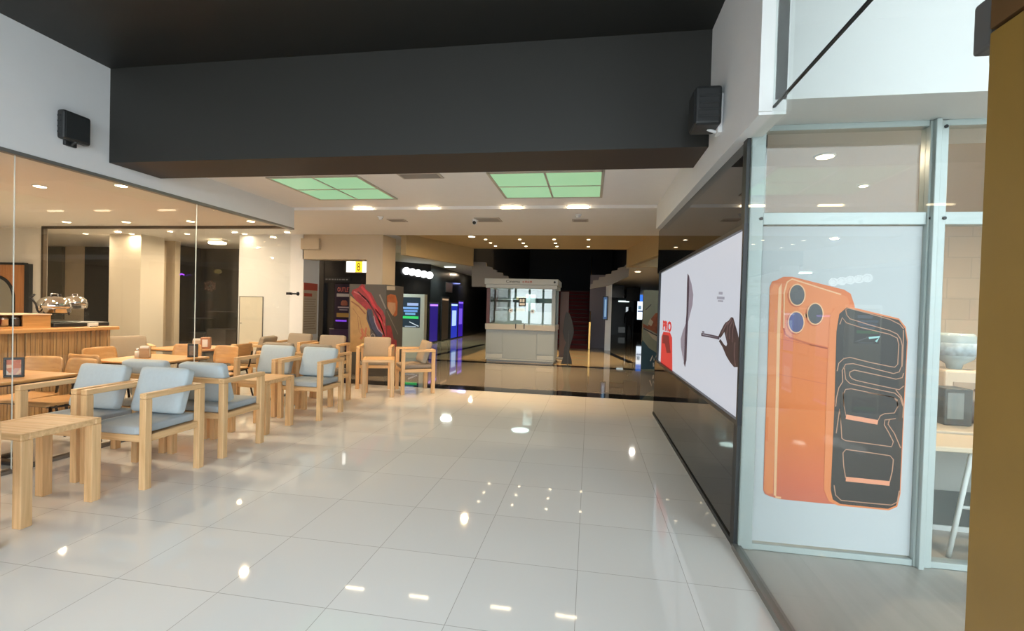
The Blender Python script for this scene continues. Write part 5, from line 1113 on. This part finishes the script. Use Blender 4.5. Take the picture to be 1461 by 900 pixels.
# dark standing figure in the far right passage
def figure():
    t = bpy.data.objects.new('person', None); q = FL(897, 484); t.location = (q.x*0.93, q.y*0.93, 0); col.objects.link(t)
    tag(t, 'person in dark clothes standing far down the right passage', 'person')
    vs = [(0, 0, 0.95), (0, 0, 1.15), (0, 0, 1.38), (0, 0, 1.50), (0, -0.02, 1.62), (0, -0.01, 1.72),
          (-0.10, 0, 0.88), (-0.11, -0.02, 0.48), (-0.11, 0.02, 0.07), (-0.12, -0.12, 0.03), (0.10, 0, 0.88), (0.12, -0.03, 0.48), (0.12, 0.03, 0.07), (0.13, -0.11, 0.03),
          (-0.19, 0, 1.40), (-0.24, 0.02, 1.13), (-0.23, -0.06, 0.88), (0.19, 0, 1.40), (0.24, 0.02, 1.13), (0.23, -0.06, 0.88)]
    es = [(0, 1), (1, 2), (2, 3), (3, 4), (4, 5), (0, 6), (6, 7), (7, 8), (8, 9), (0, 10), (10, 11), (11, 12), (12, 13), (2, 14), (14, 15), (15, 16), (2, 17), (17, 18), (18, 19)]
    rr = [0.14, 0.13, 0.15, 0.055, 0.085, 0.075, 0.09, 0.06, 0.045, 0.04, 0.09, 0.06, 0.045, 0.04, 0.06, 0.045, 0.035, 0.06, 0.045, 0.035]
    me = bpy.data.meshes.new('body'); me.from_pydata([V(v) for v in vs], es, []); o = bpy.data.objects.new('body', me); col.objects.link(o); o.parent = t
    md = o.modifiers.new('skin', 'SKIN')
    for i, sv in enumerate(me.skin_vertices[0].data): sv.radius = (rr[i], rr[i]*0.85); sv.use_root = (i == 0)
    s2 = o.modifiers.new('smooth', 'SUBSURF'); s2.levels = 1; s2.render_levels = 2
    me.materials.append(M('dark_clothes', (0.02, 0.022, 0.024), 0.8))
figure()

# printed board at the far end of the black right wall
YR = 12.36
rb = thing('printed_board', (1.75, YR, 0), 'tall pale green, rust and teal board with white M beyond black wall', 'advertising board')
def robj(name, b, mt):
    o = b.build(name, mt); o.parent = rb; o.matrix_parent_inverse = Matrix.Translation(-rb.location); return o
zt = AY(930, 414, YR).z
robj('board', B().box(1.335, 2.3, YR, YR+0.25, 0, zt), M('print_pale_green', (0.20, 0.22, 0.16), 0.5, var=0.25, vs=3))
def RP(lst, k=0): return [AY(x, y, YR-0.001-0.001*k) for x, y in cpt(lst, 870, 400, 6.43)]
robj('teal_field', B().plate(RP([(292, 570), (300, 545), (360, 620), (470, 690), (560, 640), (560, 815), (285, 815)]), OW), M('print_teal_dark', (0.012, 0.055, 0.085), 0.5, var=0.3, vs=5))
robj('rust_band', B().plate(RP([(305, 395), (350, 420), (380, 350), (420, 300), (470, 290), (560, 330), (560, 540), (470, 510), (380, 460), (305, 430)], 1), OW), M('print_rust_band', (0.22, 0.055, 0.015), 0.5, var=0.6, vs=9))
robj('cream_streak', B().plate(RP([(370, 350), (400, 380), (380, 420), (350, 400)], 2), OW).plate(RP([(320, 440), (420, 490), (480, 560), (470, 590), (390, 530)], 2), OW), M('print_cream', (0.40, 0.34, 0.24), 0.5))
robj('dark_streak', B().ribbon(RP([(310, 440), (400, 490), (480, 530)], 3), 0.03, (0, -1, 0)).ribbon(RP([(330, 270), (380, 220)], 3), 0.02, (0, -1, 0)), M('print_dark', (0.03, 0.03, 0.03), 0.5))
robj('letter_mark', B().ribbon(RP([(372, 740), (392, 690), (405, 735), (425, 690), (440, 745)], 4), 0.03, (0, -1, 0)).ribbon(RP([(400, 755), (402, 790)], 4), 0.03, (0, -1, 0)), M('print_white', (0.6, 0.6, 0.58), 0.5))

# ------------------------------------------------------------------ third level: pieces that belong to a part
def nest(root, pname, cnames):
    ps_ = [c for c in root.children if c.name.split('.')[0] == pname]
    if not ps_: return
    p = ps_[0]; ip = (p.matrix_parent_inverse @ p.matrix_basis).inverted()
    for c in list(root.children):
        if c is not p and c.name.split('.')[0] in cnames:
            mi = c.matrix_parent_inverse.copy(); c.parent = p; c.matrix_parent_inverse = ip @ mi
nest(ps, 'black_phone_screen', ('glow_line', 'glow_bar', 'time_mark'))
nest(ps, 'orange_phone', ('orange_phone_edge', 'edge_highlight', 'side_key', 'logo_dash', 'shade_line'))
nest(ps, 'camera_plateau', ('plateau_shadow', 'plateau_rim', 'lens_ring', 'lens_rim', 'lens', 'flash_dot'))
nest(lbx, 'screen', ('printed_red_phone', 'printed_phone_marks', 'printed_letters', 'printed_laptop_base', 'printed_laptop_reflection', 'printed_hand', 'printed_finger_highlights', 'printed_slim_phone', 'printed_caption'))
nest(tt, 'screen', ('headline', 'blue_text', 'green_text', 'white_text', 'white_slash'))
nest(kk, 'header', ('header_letters', 'faded_red_lettering', 'round_badge'))
nest(kk, 'base_cabinet', ('door', 'kick_panel', 'front_panel'))
nest(kk, 'front_glass', ('round_sticker', 'sticker_mark', 'black_notice', 'notice_mark', 'notice_text_block'))
for o in list(col.objects):
    if o.type == 'EMPTY' and o.name.split('.')[0] == 'picture_frame': nest(o, 'frame', ('picture',))
    if o.type == 'EMPTY' and o.name.split('.')[0] == 'water_cooler': nest(o, 'jug', ('jug_label',)); nest(o, 'cabinet', ('tap_recess', 'tap'))
    if o.type == 'EMPTY' and o.name.split('.')[0] == 'lit_shop_sign': nest(o, 'lit_face', ('yellow_field', 'numeral'))
    if o.type == 'EMPTY' and o.name.split('.')[0] == 'chafing_dish': nest(o, 'lid', ('lid_handle',))
    if o.type == 'EMPTY' and o.name.split('.')[0] == 'video_screen': nest(o, 'panel', ('picture_area',))
